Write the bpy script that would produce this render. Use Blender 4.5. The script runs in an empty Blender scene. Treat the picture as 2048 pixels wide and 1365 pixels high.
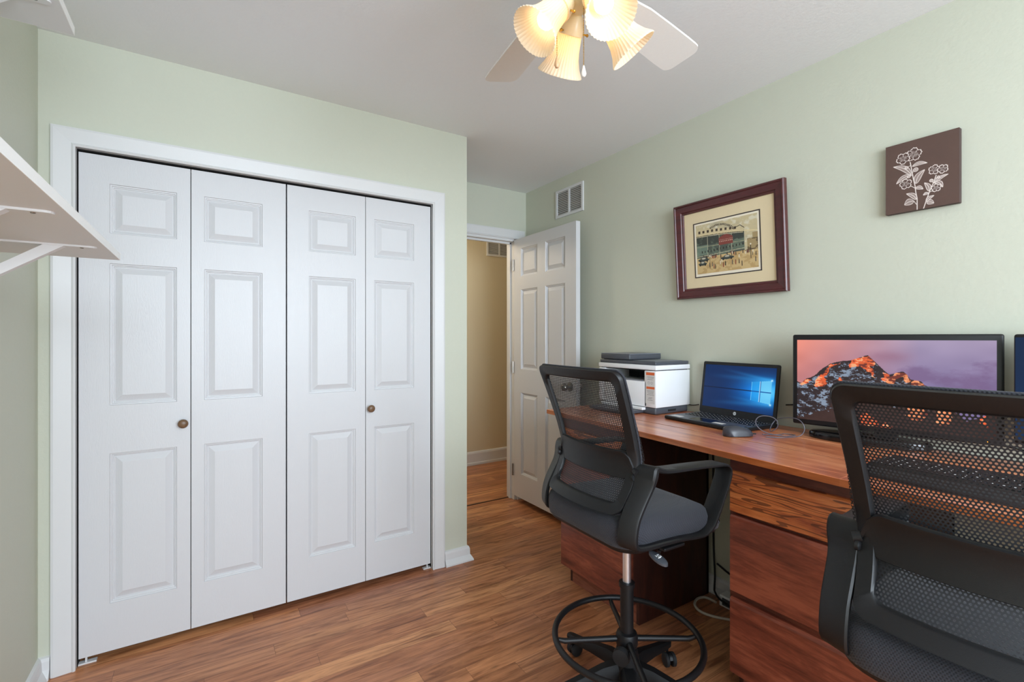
import bpy, bmesh, math, random
import numpy as np
from mathutils import Vector, Matrix
random.seed(7)
SC = bpy.context.scene
COL = SC.collection
PI = math.pi
# ------------------------------------------------------------------ camera
H = 1.283
cam_d = bpy.data.cameras.new('camera')
cam_d.sensor_width = 36.0
cam_d.sensor_fit = 'HORIZONTAL'
cam_d.lens = 36.0 * 954.33 / 2048.0
cam_d.shift_y = (675.3 - 682.5) / 2048.0
cam_d.clip_start = 0.02
cam = bpy.data.objects.new('camera', cam_d)
COL.objects.link(cam)
cam.location = (0, 0, H)
cam.rotation_euler = (PI / 2, 0, -0.5701)
SC.camera = cam
# ------------------------------------------------------------------ render look
SC.view_settings.view_transform = 'Standard'
SC.view_settings.look = 'None'
SC.view_settings.gamma = 1.0
SC.view_settings.use_curve_mapping = False
EXPO = -0.12
SC.view_settings.exposure = EXPO
try:
    SC.cycles.use_denoising = True
    SC.cycles.max_bounces = 10
    SC.cycles.diffuse_bounces = 6
    SC.cycles.transparent_max_bounces = 16
    SC.cycles.sample_clamp_indirect = 4.0
    SC.cycles.caustics_reflective = False
    SC.cycles.caustics_refractive = False
except Exception:
    pass
# ------------------------------------------------------------------ world: overcast daylight outside
w = bpy.data.worlds.new('sky')
SC.world = w
w.use_nodes = True
bg = w.node_tree.nodes['Background']
bg.inputs[0].default_value = (0.75, 0.875, 1.0, 1)
bg.inputs[1].default_value = 1.6
# daylight coming in through the window in the wall behind the camera
def area(name, loc, rot, sx, sy, power, col):
    d = bpy.data.lights.new(name, 'AREA')
    d.shape = 'RECTANGLE'; d.size = sx; d.size_y = sy
    d.energy = power; d.color = col
    o = bpy.data.objects.new(name, d); COL.objects.link(o)
    o.location = loc; o.rotation_euler = rot
    return o
YB = -1.75
area('window_daylight', (0.70, YB - 0.20, 1.55), (PI / 2 - 0.42, 0, 0), 2.2, 1.6, 205.0, (0.77, 0.885, 1.0))
# unseen fill light added to brighten the hallway beyond the door
hd = bpy.data.lights.new('hall_fill', 'POINT'); hd.energy = 24; hd.color = (1.0, 0.90, 0.76); hd.shadow_soft_size = 0.14
ho = bpy.data.objects.new('hall_fill', hd); COL.objects.link(ho); ho.location = (1.15, 3.75, 2.2)

# ------------------------------------------------------------------ colour and material helpers
def lin(c):
    r = []
    for v in c[:3]:
        v = v / 255.0
        r.append(v / 12.92 if v <= 0.04045 else ((v + 0.055) / 1.055) ** 2.4)
    return (r[0], r[1], r[2], 1.0)
def new_mat(name):
    m = bpy.data.materials.new(name); m.use_nodes = True
    nt = m.node_tree
    return m, nt, nt.nodes['Principled BSDF'], nt.nodes['Material Output']
def N(nt, typ, **kw):
    n = nt.nodes.new(typ)
    for k, v in kw.items():
        setattr(n, k, v)
    return n
def plain(name, col, rough=0.5, metal=0.0, bump=0.0, bscale=200.0, spec=0.5, var=0.03, coat=0.0):
    m, nt, b, out = new_mat(name)
    b.inputs['Roughness'].default_value = rough
    b.inputs['Metallic'].default_value = metal
    b.inputs['Specular IOR Level'].default_value = spec
    b.inputs['Coat Weight'].default_value = coat
    tc = N(nt, 'ShaderNodeTexCoord')
    no = N(nt, 'ShaderNodeTexNoise'); no.inputs['Scale'].default_value = bscale
    nt.links.new(tc.outputs['Object'], no.inputs['Vector'])
    mx = N(nt, 'ShaderNodeMix', data_type='RGBA')
    c = lin(col)
    mx.inputs[6].default_value = tuple(max(0, x * (1 - var)) for x in c[:3]) + (1,)
    mx.inputs[7].default_value = tuple(min(1, x * (1 + var)) for x in c[:3]) + (1,)
    nt.links.new(no.outputs['Fac'], mx.inputs[0])
    nt.links.new(mx.outputs[2], b.inputs['Base Color'])
    if bump:
        bp = N(nt, 'ShaderNodeBump'); bp.inputs['Strength'].default_value = bump; bp.inputs['Distance'].default_value = 0.002
        nt.links.new(no.outputs['Fac'], bp.inputs['Height']); nt.links.new(bp.outputs[0], b.inputs['Normal'])
    return m
def emis(name, col, strength):
    m, nt, b, out = new_mat(name)
    b.inputs['Base Color'].default_value = lin(col)
    b.inputs['Emission Color'].default_value = lin(col)
    b.inputs['Emission Strength'].default_value = strength
    return m
def mathn(nt, op, a, b=None, c=None):
    n = N(nt, 'ShaderNodeMath', operation=op)
    for i, x in enumerate((a, b, c)):
        if x is None: continue
        if isinstance(x, (int, float)): n.inputs[i].default_value = x
        else: nt.links.new(x, n.inputs[i])
    return n.outputs[0]
def ramp(nt, fac, stops):
    r = N(nt, 'ShaderNodeValToRGB')
    e = r.color_ramp.elements
    e[0].position = stops[0][0]; e[0].color = stops[0][1]
    e[1].position = stops[-1][0]; e[1].color = stops[-1][1]
    for p, c in stops[1:-1]:
        x = e.new(p); x.color = c
    nt.links.new(fac, r.inputs[0])
    return r.outputs[0]
def wood(name, c1, c2, c3, stretch=(1, 1, 1), scale=6.0, rough=0.35, coat=0.3, ring=0.0, ringscale=30, axis=1):
    """stained wood: stretched noise grain between three tones, optional dark open grain"""
    m, nt, b, out = new_mat(name)
    b.inputs['Roughness'].default_value = rough
    b.inputs['Coat Weight'].default_value = coat
    b.inputs['Coat Roughness'].default_value = 0.25
    tc = N(nt, 'ShaderNodeTexCoord'); mp = N(nt, 'ShaderNodeMapping')
    mp.inputs['Scale'].default_value = stretch
    nt.links.new(tc.outputs['Object'], mp.inputs['Vector'])
    n1 = N(nt, 'ShaderNodeTexNoise'); n1.inputs['Scale'].default_value = scale; n1.inputs['Detail'].default_value = 6; n1.inputs['Distortion'].default_value = 1.2
    n2 = N(nt, 'ShaderNodeTexNoise'); n2.inputs['Scale'].default_value = scale * 9; n2.inputs['Detail'].default_value = 4
    nt.links.new(mp.outputs[0], n1.inputs['Vector']); nt.links.new(mp.outputs[0], n2.inputs['Vector'])
    f = mathn(nt, 'ADD', mathn(nt, 'MULTIPLY', n1.outputs['Fac'], 0.75), mathn(nt, 'MULTIPLY', n2.outputs['Fac'], 0.25))
    col = ramp(nt, f, [(0.34, lin(c1)), (0.5, lin(c2)), (0.66, lin(c3))])
    if ring:
        n3 = N(nt, 'ShaderNodeTexNoise'); n3.inputs['Scale'].default_value = scale * 0.8; n3.inputs['Detail'].default_value = 2
        nt.links.new(mp.outputs[0], n3.inputs['Vector'])
        s = mathn(nt, 'SINE', mathn(nt, 'MULTIPLY', n3.outputs['Fac'], ringscale * 2.0))
        s = mathn(nt, 'GREATER_THAN', mathn(nt, 'ADD', s, mathn(nt, 'MULTIPLY', n2.outputs['Fac'], 0.8)), 1.05)
        mx = N(nt, 'ShaderNodeMix', data_type='RGBA')
        nt.links.new(mathn(nt, 'MULTIPLY', s, ring), mx.inputs[0]); nt.links.new(col, mx.inputs[6])
        mx.inputs[7].default_value = lin(tuple(v * 0.55 for v in c1))
        col = mx.outputs[2]
    nt.links.new(col, b.inputs['Base Color'])
    bp = N(nt, 'ShaderNodeBump'); bp.inputs['Strength'].default_value = 0.15; bp.inputs['Distance'].default_value = 0.001
    nt.links.new(n2.outputs['Fac'], bp.inputs['Height']); nt.links.new(bp.outputs[0], b.inputs['Normal'])
    return m

M = {}
def paint(name, col, rough=0.6, bump=0.25, bscale=90):
    return plain(name, col, rough, bump=bump, bscale=bscale, var=0.012, spec=0.3)
M['wall'] = paint('sage_wall_paint', (198, 200, 184), 0.5)
M['ceiling'] = paint('ceiling_paint', (234, 236, 238), 0.8)
M['hall'] = paint('tan_hall_paint', (210, 197, 168), 0.7)
M['trim'] = plain('white_trim_paint', (214, 214, 214), 0.35, var=0.01, spec=0.4)
M['closet_shade'] = plain('closet_shade_black', (16, 15, 15), 0.9)  # near-black colour stands in for the shade inside the closet and its gaps
M['white'] = plain('white_laminate', (222, 222, 222), 0.4, var=0.01)
M['edgeband'] = plain('white_edge_band', (246, 246, 244), 0.35, var=0.01)
M['black'] = plain('black_plastic', (17, 17, 19), 0.45, bump=0.12, bscale=900, spec=0.4)
M['black_gloss'] = plain('glossy_black_plastic', (14, 14, 16), 0.12)
M['base_black'] = plain('matte_black_base', (13, 13, 15), 0.6, spec=0.3)
M['desk_edge'] = wood('orange_desk_edge', (128, 62, 24), (158, 82, 36), (182, 104, 54), (5, 0.55, 5), 3.2, 0.4, 0.2)
M['black_soft'] = plain('black_rubber', (22, 22, 24), 0.75)
M['darkgrey'] = plain('dark_grey_plastic', (74, 77, 84), 0.4)
M['grey'] = plain('grey_plastic', (120, 124, 132), 0.4)
M['chrome'] = plain('chrome', (232, 234, 240), 0.38, metal=1.0)
M['nickel'] = plain('brushed_nickel', (150, 145, 138), 0.28, metal=1.0)
M['brass'] = plain('polished_brass', (205, 165, 80), 0.25, metal=1.0)
M['cream'] = plain('cream_enamel', (240, 226, 190), 0.3)
M['fanwhite'] = plain('white_fan_enamel', (232, 230, 226), 0.4)
M['printer'] = plain('printer_white_plastic', (232, 233, 235), 0.45, var=0.005)
M['sticker'] = plain('pale_sticker', (214, 212, 210), 0.6)
M['orange'] = plain('orange_band', (215, 100, 50), 0.6)
M['ink'] = plain('grey_ink', (110, 110, 112), 0.7)
M['whiteink'] = plain('white_ink', (240, 240, 240), 0.6)
M['knobwood'] = plain('bronze_brown_knob', (112, 84, 60), 0.4, bscale=60, var=0.15)
M['frame'] = wood('dark_cherry_frame', (66, 22, 24), (76, 27, 29), (86, 31, 33), (1, 1, 6), 5, 0.35, 0.2)
M['duct'] = plain('duct_grey', (128, 122, 114), 0.8)
M['mat'] = plain('cream_mat_board', (222, 204, 168), 0.8, var=0.02)
M['matblack'] = plain('dark_mat_line', (52, 44, 44), 0.7)
M['paper'] = plain('print_paper', (236, 226, 206), 0.8)
M['desk'] = wood('red_stained_desk_wood', (150, 76, 46), (196, 114, 74), (224, 150, 104), (5, 0.55, 5), 3.2, 0.3, 0.45)
M['joint_shade'] = plain('dark_joint_shade', (48, 20, 12), 0.7)
M['cab'] = wood('mahogany_cabinet', (88, 38, 26), (124, 60, 42), (158, 84, 60), (3, 1, 7), 3.0, 0.38, 0.3)
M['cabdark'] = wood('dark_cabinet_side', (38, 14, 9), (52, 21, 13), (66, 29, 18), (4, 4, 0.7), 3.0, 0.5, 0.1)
M['rail_shaded'] = wood('shade_darkened_frame_rail', (62, 26, 16), (88, 40, 26), (112, 54, 36), (3, 1, 7), 3.0, 0.4, 0.2)  # cabinet wood darkened so the face frame carries the drawer gap shade
M['oak'] = wood('stained_oak_drawer', (138, 66, 36), (186, 104, 54), (212, 134, 78), (3, 0.9, 9), 2.6, 0.38, 0.3, ring=0.75, ringscale=34)
M['kick'] = wood('toe_kick_wood', (96, 48, 34), (128, 72, 52), (150, 92, 70), (3, 1, 6), 3, 0.55, 0.1)
M['fabric'] = None

def floor_mat():
    m, nt, b, out = new_mat('laminate_plank_floor')
    tc = N(nt, 'ShaderNodeTexCoord'); sep = N(nt, 'ShaderNodeSeparateXYZ')
    nt.links.new(tc.outputs['Object'], sep.inputs[0])
    x, y = sep.outputs[0], sep.outputs[1]
    wdt, ln = 0.079, 0.86
    yr = mathn(nt, 'DIVIDE', y, wdt)
    row = mathn(nt, 'FLOOR', yr); fy = mathn(nt, 'FRACT', yr)
    wn = N(nt, 'ShaderNodeTexWhiteNoise', noise_dimensions='1D'); nt.links.new(row, wn.inputs['W'])
    xr = mathn(nt, 'ADD', mathn(nt, 'DIVIDE', x, ln), mathn(nt, 'MULTIPLY', wn.outputs['Value'], 7.0))
    colm = mathn(nt, 'FLOOR', xr); fx = mathn(nt, 'FRACT', xr)
    cv = N(nt, 'ShaderNodeCombineXYZ'); nt.links.new(row, cv.inputs[0]); nt.links.new(colm, cv.inputs[1])
    w2 = N(nt, 'ShaderNodeTexWhiteNoise', noise_dimensions='2D'); nt.links.new(cv.outputs[0], w2.inputs['Vector'])
    # grain, offset per board
    off = mathn(nt, 'MULTIPLY', w2.outputs['Value'], 37.0)
    gv = N(nt, 'ShaderNodeCombineXYZ')
    nt.links.new(mathn(nt, 'ADD', mathn(nt, 'MULTIPLY', x, 1.6), off), gv.inputs[0])
    nt.links.new(mathn(nt, 'MULTIPLY', y, 17.0), gv.inputs[1])
    g = N(nt, 'ShaderNodeTexNoise'); g.inputs['Scale'].default_value = 2.2; g.inputs['Detail'].default_value = 7; g.inputs['Distortion'].default_value = 1.0; g.inputs['Roughness'].default_value = 0.62
    nt.links.new(gv.outputs[0], g.inputs['Vector'])
    # knots
    kv = N(nt, 'ShaderNodeCombineXYZ')
    nt.links.new(mathn(nt, 'ADD', mathn(nt, 'MULTIPLY', x, 3.0), off), kv.inputs[0]); nt.links.new(mathn(nt, 'MULTIPLY', y, 9.0), kv.inputs[1])
    k = N(nt, 'ShaderNodeTexVoronoi'); k.inputs['Scale'].default_value = 1.3
    nt.links.new(kv.outputs[0], k.inputs['Vector'])
    knot = mathn(nt, 'SUBTRACT', 1.0, mathn(nt, 'MINIMUM', mathn(nt, 'MULTIPLY', k.outputs['Distance'], 9.0), 1.0))
    knot = mathn(nt, 'MULTIPLY', knot, 0.6)
    base = ramp(nt, w2.outputs['Value'], [(0.0, lin((166, 108, 72))), (0.3, lin((188, 126, 85))), (0.6, lin((176, 116, 80))), (0.8, lin((204, 144, 98))), (1.0, lin((168, 110, 80)))])
    gr = ramp(nt, g.outputs['Fac'], [(0.28, (0.36, 0.29, 0.25, 1)), (0.42, (0.66, 0.60, 0.56, 1)), (0.52, (0.92, 0.90, 0.88, 1)), (0.66, (1.18, 1.18, 1.16, 1))])
    mx = N(nt, 'ShaderNodeMix', data_type='RGBA', blend_type='MULTIPLY'); mx.inputs[0].default_value = 1.0
    nt.links.new(base, mx.inputs[6]); nt.links.new(gr, mx.inputs[7])
    mk = N(nt, 'ShaderNodeMix', data_type='RGBA'); nt.links.new(knot, mk.inputs[0]); nt.links.new(mx.outputs[2], mk.inputs[6]); mk.inputs[7].default_value = lin((70, 40, 26))
    s1 = mathn(nt, 'LESS_THAN', fy, 0.022); s2 = mathn(nt, 'LESS_THAN', fx, 0.0025)
    seam = mathn(nt, 'MULTIPLY', mathn(nt, 'MAXIMUM', s1, s2), 0.5)
    ms = N(nt, 'ShaderNodeMix', data_type='RGBA'); nt.links.new(seam, ms.inputs[0]); nt.links.new(mk.outputs[2], ms.inputs[6]); ms.inputs[7].default_value = lin((84, 46, 26))
    nt.links.new(ms.outputs[2], b.inputs['Base Color'])
    b.inputs['Roughness'].default_value = 0.33
    b.inputs['Specular IOR Level'].default_value = 0.45
    bp = N(nt, 'ShaderNodeBump'); bp.inputs['Strength'].default_value = 0.08; bp.inputs['Distance'].default_value = 0.001
    nt.links.new(g.outputs['Fac'], bp.inputs['Height']); nt.links.new(bp.outputs[0], b.inputs['Normal'])
    return m
M['floor'] = floor_mat()

def hexdots(nt, a, b, p):
    """distance to the nearest point of a triangular lattice of pitch p in the a-b plane"""
    q = p * 1.7320508
    def d(o):
        fa = mathn(nt, 'MULTIPLY', mathn(nt, 'SUBTRACT', mathn(nt, 'FRACT', mathn(nt, 'ADD', mathn(nt, 'DIVIDE', a, p), o)), 0.5), p)
        fb = mathn(nt, 'MULTIPLY', mathn(nt, 'SUBTRACT', mathn(nt, 'FRACT', mathn(nt, 'ADD', mathn(nt, 'DIVIDE', b, q), o)), 0.5), q)
        return mathn(nt, 'SQRT', mathn(nt, 'ADD', mathn(nt, 'MULTIPLY', fa, fa), mathn(nt, 'MULTIPLY', fb, fb)))
    return mathn(nt, 'MINIMUM', d(50.0), d(50.5))
def net_mat():
    m, nt, b, out = new_mat('black_open_mesh')
    b.inputs['Base Color'].default_value = lin((30, 31, 36)); b.inputs['Roughness'].default_value = 0.6
    tc = N(nt, 'ShaderNodeTexCoord'); sep = N(nt, 'ShaderNodeSeparateXYZ'); nt.links.new(tc.outputs['Object'], sep.inputs[0])
    dd = hexdots(nt, sep.outputs[1], sep.outputs[2], 0.0066)
    hole = mathn(nt, 'LESS_THAN', dd, 0.0020)
    tr = N(nt, 'ShaderNodeBsdfTransparent'); mx = N(nt, 'ShaderNodeMixShader')
    nt.links.new(hole, mx.inputs[0]); nt.links.new(b.outputs[0], mx.inputs[1]); nt.links.new(tr.outputs[0], mx.inputs[2])
    nt.links.new(mx.outputs[0], out.inputs['Surface'])
    return m
M['net'] = net_mat()
def fabric_mat(name, c1, c2):
    m, nt, b, out = new_mat(name)
    tc = N(nt, 'ShaderNodeTexCoord'); sep = N(nt, 'ShaderNodeSeparateXYZ'); nt.links.new(tc.outputs['Object'], sep.inputs[0])
    zz = mathn(nt, 'ADD', sep.outputs[0], sep.outputs[2])
    dd = hexdots(nt, sep.outputs[1], zz, 0.0052)
    f = mathn(nt, 'MINIMUM', mathn(nt, 'DIVIDE', dd, 0.0022), 1.0)
    mx = N(nt, 'ShaderNodeMix', data_type='RGBA'); nt.links.new(f, mx.inputs[0]); mx.inputs[6].default_value = lin(c1); mx.inputs[7].default_value = lin(c2)
    nt.links.new(mx.outputs[2], b.inputs['Base Color']); b.inputs['Roughness'].default_value = 0.85
    b.inputs['Sheen Weight'].default_value = 0.1
    bp = N(nt, 'ShaderNodeBump'); bp.inputs['Strength'].default_value = 0.6; bp.inputs['Distance'].default_value = 0.0012
    nt.links.new(f, bp.inputs['Height']); nt.links.new(bp.outputs[0], b.inputs['Normal'])
    return m
M['fabric'] = fabric_mat('charcoal_mesh_fabric', (14, 14, 18), (42, 43, 52))
def shade_mat():
    m, nt, b, out = new_mat('frosted_ribbed_glass')
    b.inputs['Base Color'].default_value = lin((252, 244, 228)); b.inputs['Roughness'].default_value = 0.35
    tl = N(nt, 'ShaderNodeBsdfTranslucent'); tl.inputs[0].default_value = lin((255, 240, 214))
    mx = N(nt, 'ShaderNodeMixShader'); mx.inputs[0].default_value = 0.5
    nt.links.new(b.outputs[0], mx.inputs[1]); nt.links.new(tl.outputs[0], mx.inputs[2])
    nt.links.new(mx.outputs[0], out.inputs['Surface'])
    return m
M['shade'] = shade_mat()
M['bulb'] = emis('lit_bulb', (255, 228, 190), 4.5)
def glass_mat():
    m, nt, b, out = new_mat('window_glass')
    tr = N(nt, 'ShaderNodeBsdfTransparent'); gl = N(nt, 'ShaderNodeBsdfGlossy'); gl.inputs['Roughness'].default_value = 0.02
    mx = N(nt, 'ShaderNodeMixShader'); mx.inputs[0].default_value = 0.06
    nt.links.new(tr.outputs[0], mx.inputs[1]); nt.links.new(gl.outputs[0], mx.inputs[2]); nt.links.new(mx.outputs[0], out.inputs['Surface'])
    return m
M['glass'] = glass_mat()
def attr_mat(name, emit):
    m, nt, b, out = new_mat(name)
    a = N(nt, 'ShaderNodeAttribute'); a.attribute_name = 'ink'
    if emit:
        emit = emit / 2 ** EXPO
        b.inputs['Base Color'].default_value = (0.01, 0.01, 0.01, 1); b.inputs['Roughness'].default_value = 0.3; b.inputs['Specular IOR Level'].default_value = 0.15
        nt.links.new(a.outputs['Color'], b.inputs['Emission Color']); b.inputs['Emission Strength'].default_value = emit
    else:
        nt.links.new(a.outputs['Color'], b.inputs['Base Color']); b.inputs['Roughness'].default_value = 0.7
    return m

# ------------------------------------------------------------------ mesh helpers
class G:
    """collects vertices and faces"""
    def __init__(s): s.v = []; s.f = []
    def add(s, vs, fs):
        o = len(s.v); s.v += [tuple(p) for p in vs]; s.f += [tuple(i + o for i in f) for f in fs]; return s
    def box(s, x0, x1, y0, y1, z0, z1):
        vs = [(x, y, z) for x in (x0, x1) for y in (y0, y1) for z in (z0, z1)]
        return s.add(vs, [(0, 1, 3, 2), (4, 6, 7, 5), (0, 4, 5, 1), (2, 3, 7, 6), (0, 2, 6, 4), (1, 5, 7, 3)])
    def rbox(s, x0, x1, y0, y1, z0, z1, r=0.004, seg=2):
        bm = bmesh.new()
        bmesh.ops.create_cube(bm, size=1)
        for v in bm.verts:
            v.co = Vector(((x0 + x1) / 2 + v.co.x * (x1 - x0), (y0 + y1) / 2 + v.co.y * (y1 - y0), (z0 + z1) / 2 + v.co.z * (z1 - z0)))
        bmesh.ops.bevel(bm, geom=list(bm.edges), offset=r, segments=seg, affect='EDGES', profile=0.5)
        bm.verts.index_update()
        s.add([v.co[:] for v in bm.verts], [[v.index for v in f.verts] for f in bm.faces]); bm.free(); return s
    def prism(s, pts, a, b, axis='z'):
        """closed 2-D outline extruded from a to b along an axis"""
        n = len(pts)
        def mk(p, t):
            return {'z': (p[0], p[1], t), 'x': (t, p[0], p[1]), 'y': (p[0], t, p[1])}[axis]
        vs = [mk(p, a) for p in pts] + [mk(p, b) for p in pts]
        fs = [tuple(range(n)), tuple(range(2 * n - 1, n - 1, -1))] + [(i, i + n, (i + 1) % n + n, (i + 1) % n) for i in range(n)]
        return s.add(vs, fs)
    def loft(s, rings, closed=True, cap=True, loop=False):
        n = len(rings[0]); vs = [p for r in rings for p in r]; fs = []
        m = len(rings)
        for i in range(m if loop else m - 1):
            a = i * n; b = ((i + 1) % m) * n
            for j in range(n if closed else n - 1):
                k = (j + 1) % n
                fs.append((a + j, a + k, b + k, b + j))
        if cap and not loop:
            fs.append(tuple(range(n - 1, -1, -1))); fs.append(tuple((m - 1) * n + j for j in range(n)))
        return s.add(vs, fs)
    def tube(s, pts, r, n=10, loop=False, taper=None):
        pts = [Vector(p) for p in pts]; m = len(pts); rings = []
        prev = None
        for i, p in enumerate(pts):
            if loop: t = (pts[(i + 1) % m] - pts[i - 1])
            else: t = pts[min(i + 1, m - 1)] - pts[max(i - 1, 0)]
            t.normalize()
            if prev is None:
                u = Vector((0, 0, 1)) if abs(t.z) < 0.9 else Vector((1, 0, 0))
                u = (u - t * u.dot(t)).normalized()
            else:
                u = (prev - t * prev.dot(t)).normalized()
            prev = u; q = t.cross(u)
            rr = taper[i] if taper else r
            rings.append([p + (u * math.cos(2 * PI * k / n) + q * math.sin(2 * PI * k / n)) * rr for k in range(n)])
        return s.loft(rings, loop=loop)
    def lathe(s, prof, n=32, base=(0, 0, 0), axis=(0, 0, 1), ribs=0, amp=0.0, cap=True):
        """prof: (radius, distance along the axis)"""
        ax = Vector(axis).normalized(); u = Vector((0, 0, 1)) if abs(ax.z) < 0.9 else Vector((1, 0, 0))
        u = (u - ax * u.dot(ax)).normalized(); q = ax.cross(u); b = Vector(base)
        rings = []
        for r, d in prof:
            rings.append([b + ax * d + (u * math.cos(2 * PI * k / n) + q * math.sin(2 * PI * k / n)) * (r * (1 + amp * math.cos(ribs * 2 * PI * k / n))) for k in range(n)])
        return s.loft(rings, cap=cap)
    def sphere(s, c, r, sc=(1, 1, 1), n=16, m=10):
        rings = []
        for i in range(1, m):
            a = PI * i / m
            rings.append([(c[0] + r * sc[0] * math.sin(a) * math.cos(2 * PI * k / n), c[1] + r * sc[1] * math.sin(a) * math.sin(2 * PI * k / n), c[2] - r * sc[2] * math.cos(a)) for k in range(n)])
        return s.loft(rings)
    def strip(s, path, prof, side=1, close=False):
        """moulding: path in the xy plane, prof (offset from the path, z); mitred"""
        P = [Vector(p) for p in path]; n = len(P); rings = []
        for i in range(n):
            if 0 < i < n - 1:
                d1 = (P[i] - P[i - 1]).normalized(); d2 = (P[i + 1] - P[i]).normalized()
            elif i == 0: d1 = d2 = (P[1] - P[0]).normalized()
            else: d1 = d2 = (P[-1] - P[-2]).normalized()
            n1 = Vector((-d1.y, d1.x)) * side; n2 = Vector((-d2.y, d2.x)) * side
            b = (n1 + n2); b = b / (1 + n1.dot(n2))
            rings.append([(P[i].x + b.x * o, P[i].y + b.y * o, z) for o, z in prof])
        return s.loft(rings)
def finish(g, name, mat, parent=None, world=False, smooth=False, angle=None):
    me = bpy.data.meshes.new(name)
    me.from_pydata([tuple(v) for v in g.v], [], g.f)
    me.validate()
    bm = bmesh.new(); bm.from_mesh(me); bmesh.ops.recalc_face_normals(bm, faces=bm.faces); bm.to_mesh(me); bm.free()
    if mat is not None: me.materials.append(mat)
    o = bpy.data.objects.new(name, me); COL.objects.link(o)
    if parent is not None:
        o.parent = parent
        if world:
            r = root_matrix(parent)
            me.transform(r.inverted())
    if smooth:
        for p in me.polygons: p.use_smooth = True
        try:
            me.set_sharp_from_angle(angle=math.radians(angle or 40))
        except Exception:
            pass
    return o
def root_matrix(o):
    m = Matrix.Translation(o.location) @ o.rotation_euler.to_matrix().to_4x4()
    return root_matrix(o.parent) @ m if o.parent else m
def tag(o, label=None, cat=None, group=None, kind=None):
    if label: o['label'] = label
    if cat: o['category'] = cat
    if group: o['group'] = group
    if kind: o['kind'] = kind
    return o
def thing(name, loc, label, cat, rotz=0, group=None, kind=None):
    o = bpy.data.objects.new(name, None); COL.objects.link(o)
    o.empty_display_size = 0.05
    o.location = loc; o.rotation_euler = (0, 0, rotz)
    return tag(o, label, cat, group, kind)
def struct(name, g, mat, label, cat, smooth=False):
    o = finish(g, name, mat, smooth=smooth)
    return tag(o, label, cat, None, 'structure')
def smoothpath(pts, it=2, loop=False):
    P = [Vector(p) for p in pts]
    for _ in range(it):
        Q = []
        n = len(P)
        if not loop: Q.append(P[0])
        for i in range(n if loop else n - 1):
            a, b = P[i], P[(i + 1) % n]
            Q.append(a * 0.75 + b * 0.25); Q.append(a * 0.25 + b * 0.75)
        if not loop: Q.append(P[-1])
        P = Q
    return P
def copy_tree(o, parent=None):
    c = o.copy(); COL.objects.link(c)
    if parent is not None: c.parent = parent
    for ch in list(o.children): copy_tree(ch, c)
    return c

# ================================================================== ROOM SHELL
XL, XR, YC, YD, ZC = -0.53, 2.162, 2.461, 3.165, 2.44
HX0, HX1, YH = 0.2, 3.6, 4.25          # hallway
struct('floor', G().box(XL - 0.1, XR + 0.1, YB - 0.15, 3.235, -0.05, 0).box(HX0 - .1, HX1 + .1, 3.24, YH + 0.1, -0.05, 0), M['floor'],
       'reddish brown laminate plank floor of the room and hall', 'floor')
struct('trim_4', G().rbox(1.345, 2.065, 3.232, 3.246, -0.004, 0.004, 0.002), plain('dark_threshold_joint', (52, 28, 16), 0.5),
       'dark narrow joint across the floor in the doorway', 'trim')
struct('ceiling', G().box(XL - 0.1, XR + 0.1, YB - 0.15, YD + 0.02, ZC, ZC + 0.05).box(HX0 - .1, HX1 + .1, YD + .02, YH + 0.1, ZC, ZC + 0.05), M['ceiling'],
       'flat pale ceiling over the room', 'ceiling')
struct('wall_right', G().box(XR, XR + 0.1, YB - 0.15, YD + .11, 0, ZC), M['wall'], 'sage green wall behind the desk', 'wall')
struct('wall_left', G().box(XL - 0.1, XL, YB - 0.15, YC + 0.8, 0, ZC), M['wall'], 'green wall at the left carrying the two shelves', 'wall')
# closet wall with its opening, and its return towards the doorway
OX0, OX1, OZ = -0.430, 1.058, 2.024
g = G().box(XL, OX0, YC, YC + .1, 0, ZC).box(OX1, 1.268, YC, YC + .1, 0, ZC).box(OX0, OX1, YC, YC + .1, OZ, ZC).box(1.168, 1.268, YC + .1, YD, 0, ZC)
struct('wall_closet', g, M['wall'], 'green wall around the white closet doors', 'wall')
struct('wall_closet_lining', G().box(XL, 1.168, 3.10, 3.14, 0, ZC).box(XL, XL + .01, YC + .1, 3.1, 0, ZC).box(1.158, 1.168, YC + .1, 3.1, 0, ZC), M['closet_shade'],
       'closet interior behind the doors, blackened to paint its shade', 'wall')
DX0, DX1, DZ = 1.345, 2.068, 2.058
g = G().box(XL, DX0, YD, YD + .11, 0, ZC).box(DX1, XR, YD, YD + .11, 0, ZC).box(DX0, DX1, YD, YD + .11, DZ, ZC)
struct('wall_doorway', g, M['wall'], 'short green wall above the open doorway', 'wall')
struct('wall_hall', G().box(HX0, HX1, YH, YH + .1, 0, ZC).box(HX0 - .1, HX0, YD + .11, YH + .1, 0, ZC).box(HX1, HX1 + .1, YD + .11, YH + .1, 0, ZC).box(XR, HX1, YD + .01, YD + .11, 0, ZC),
       M['hall'], 'tan hallway wall seen through the doorway', 'wall')
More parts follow.
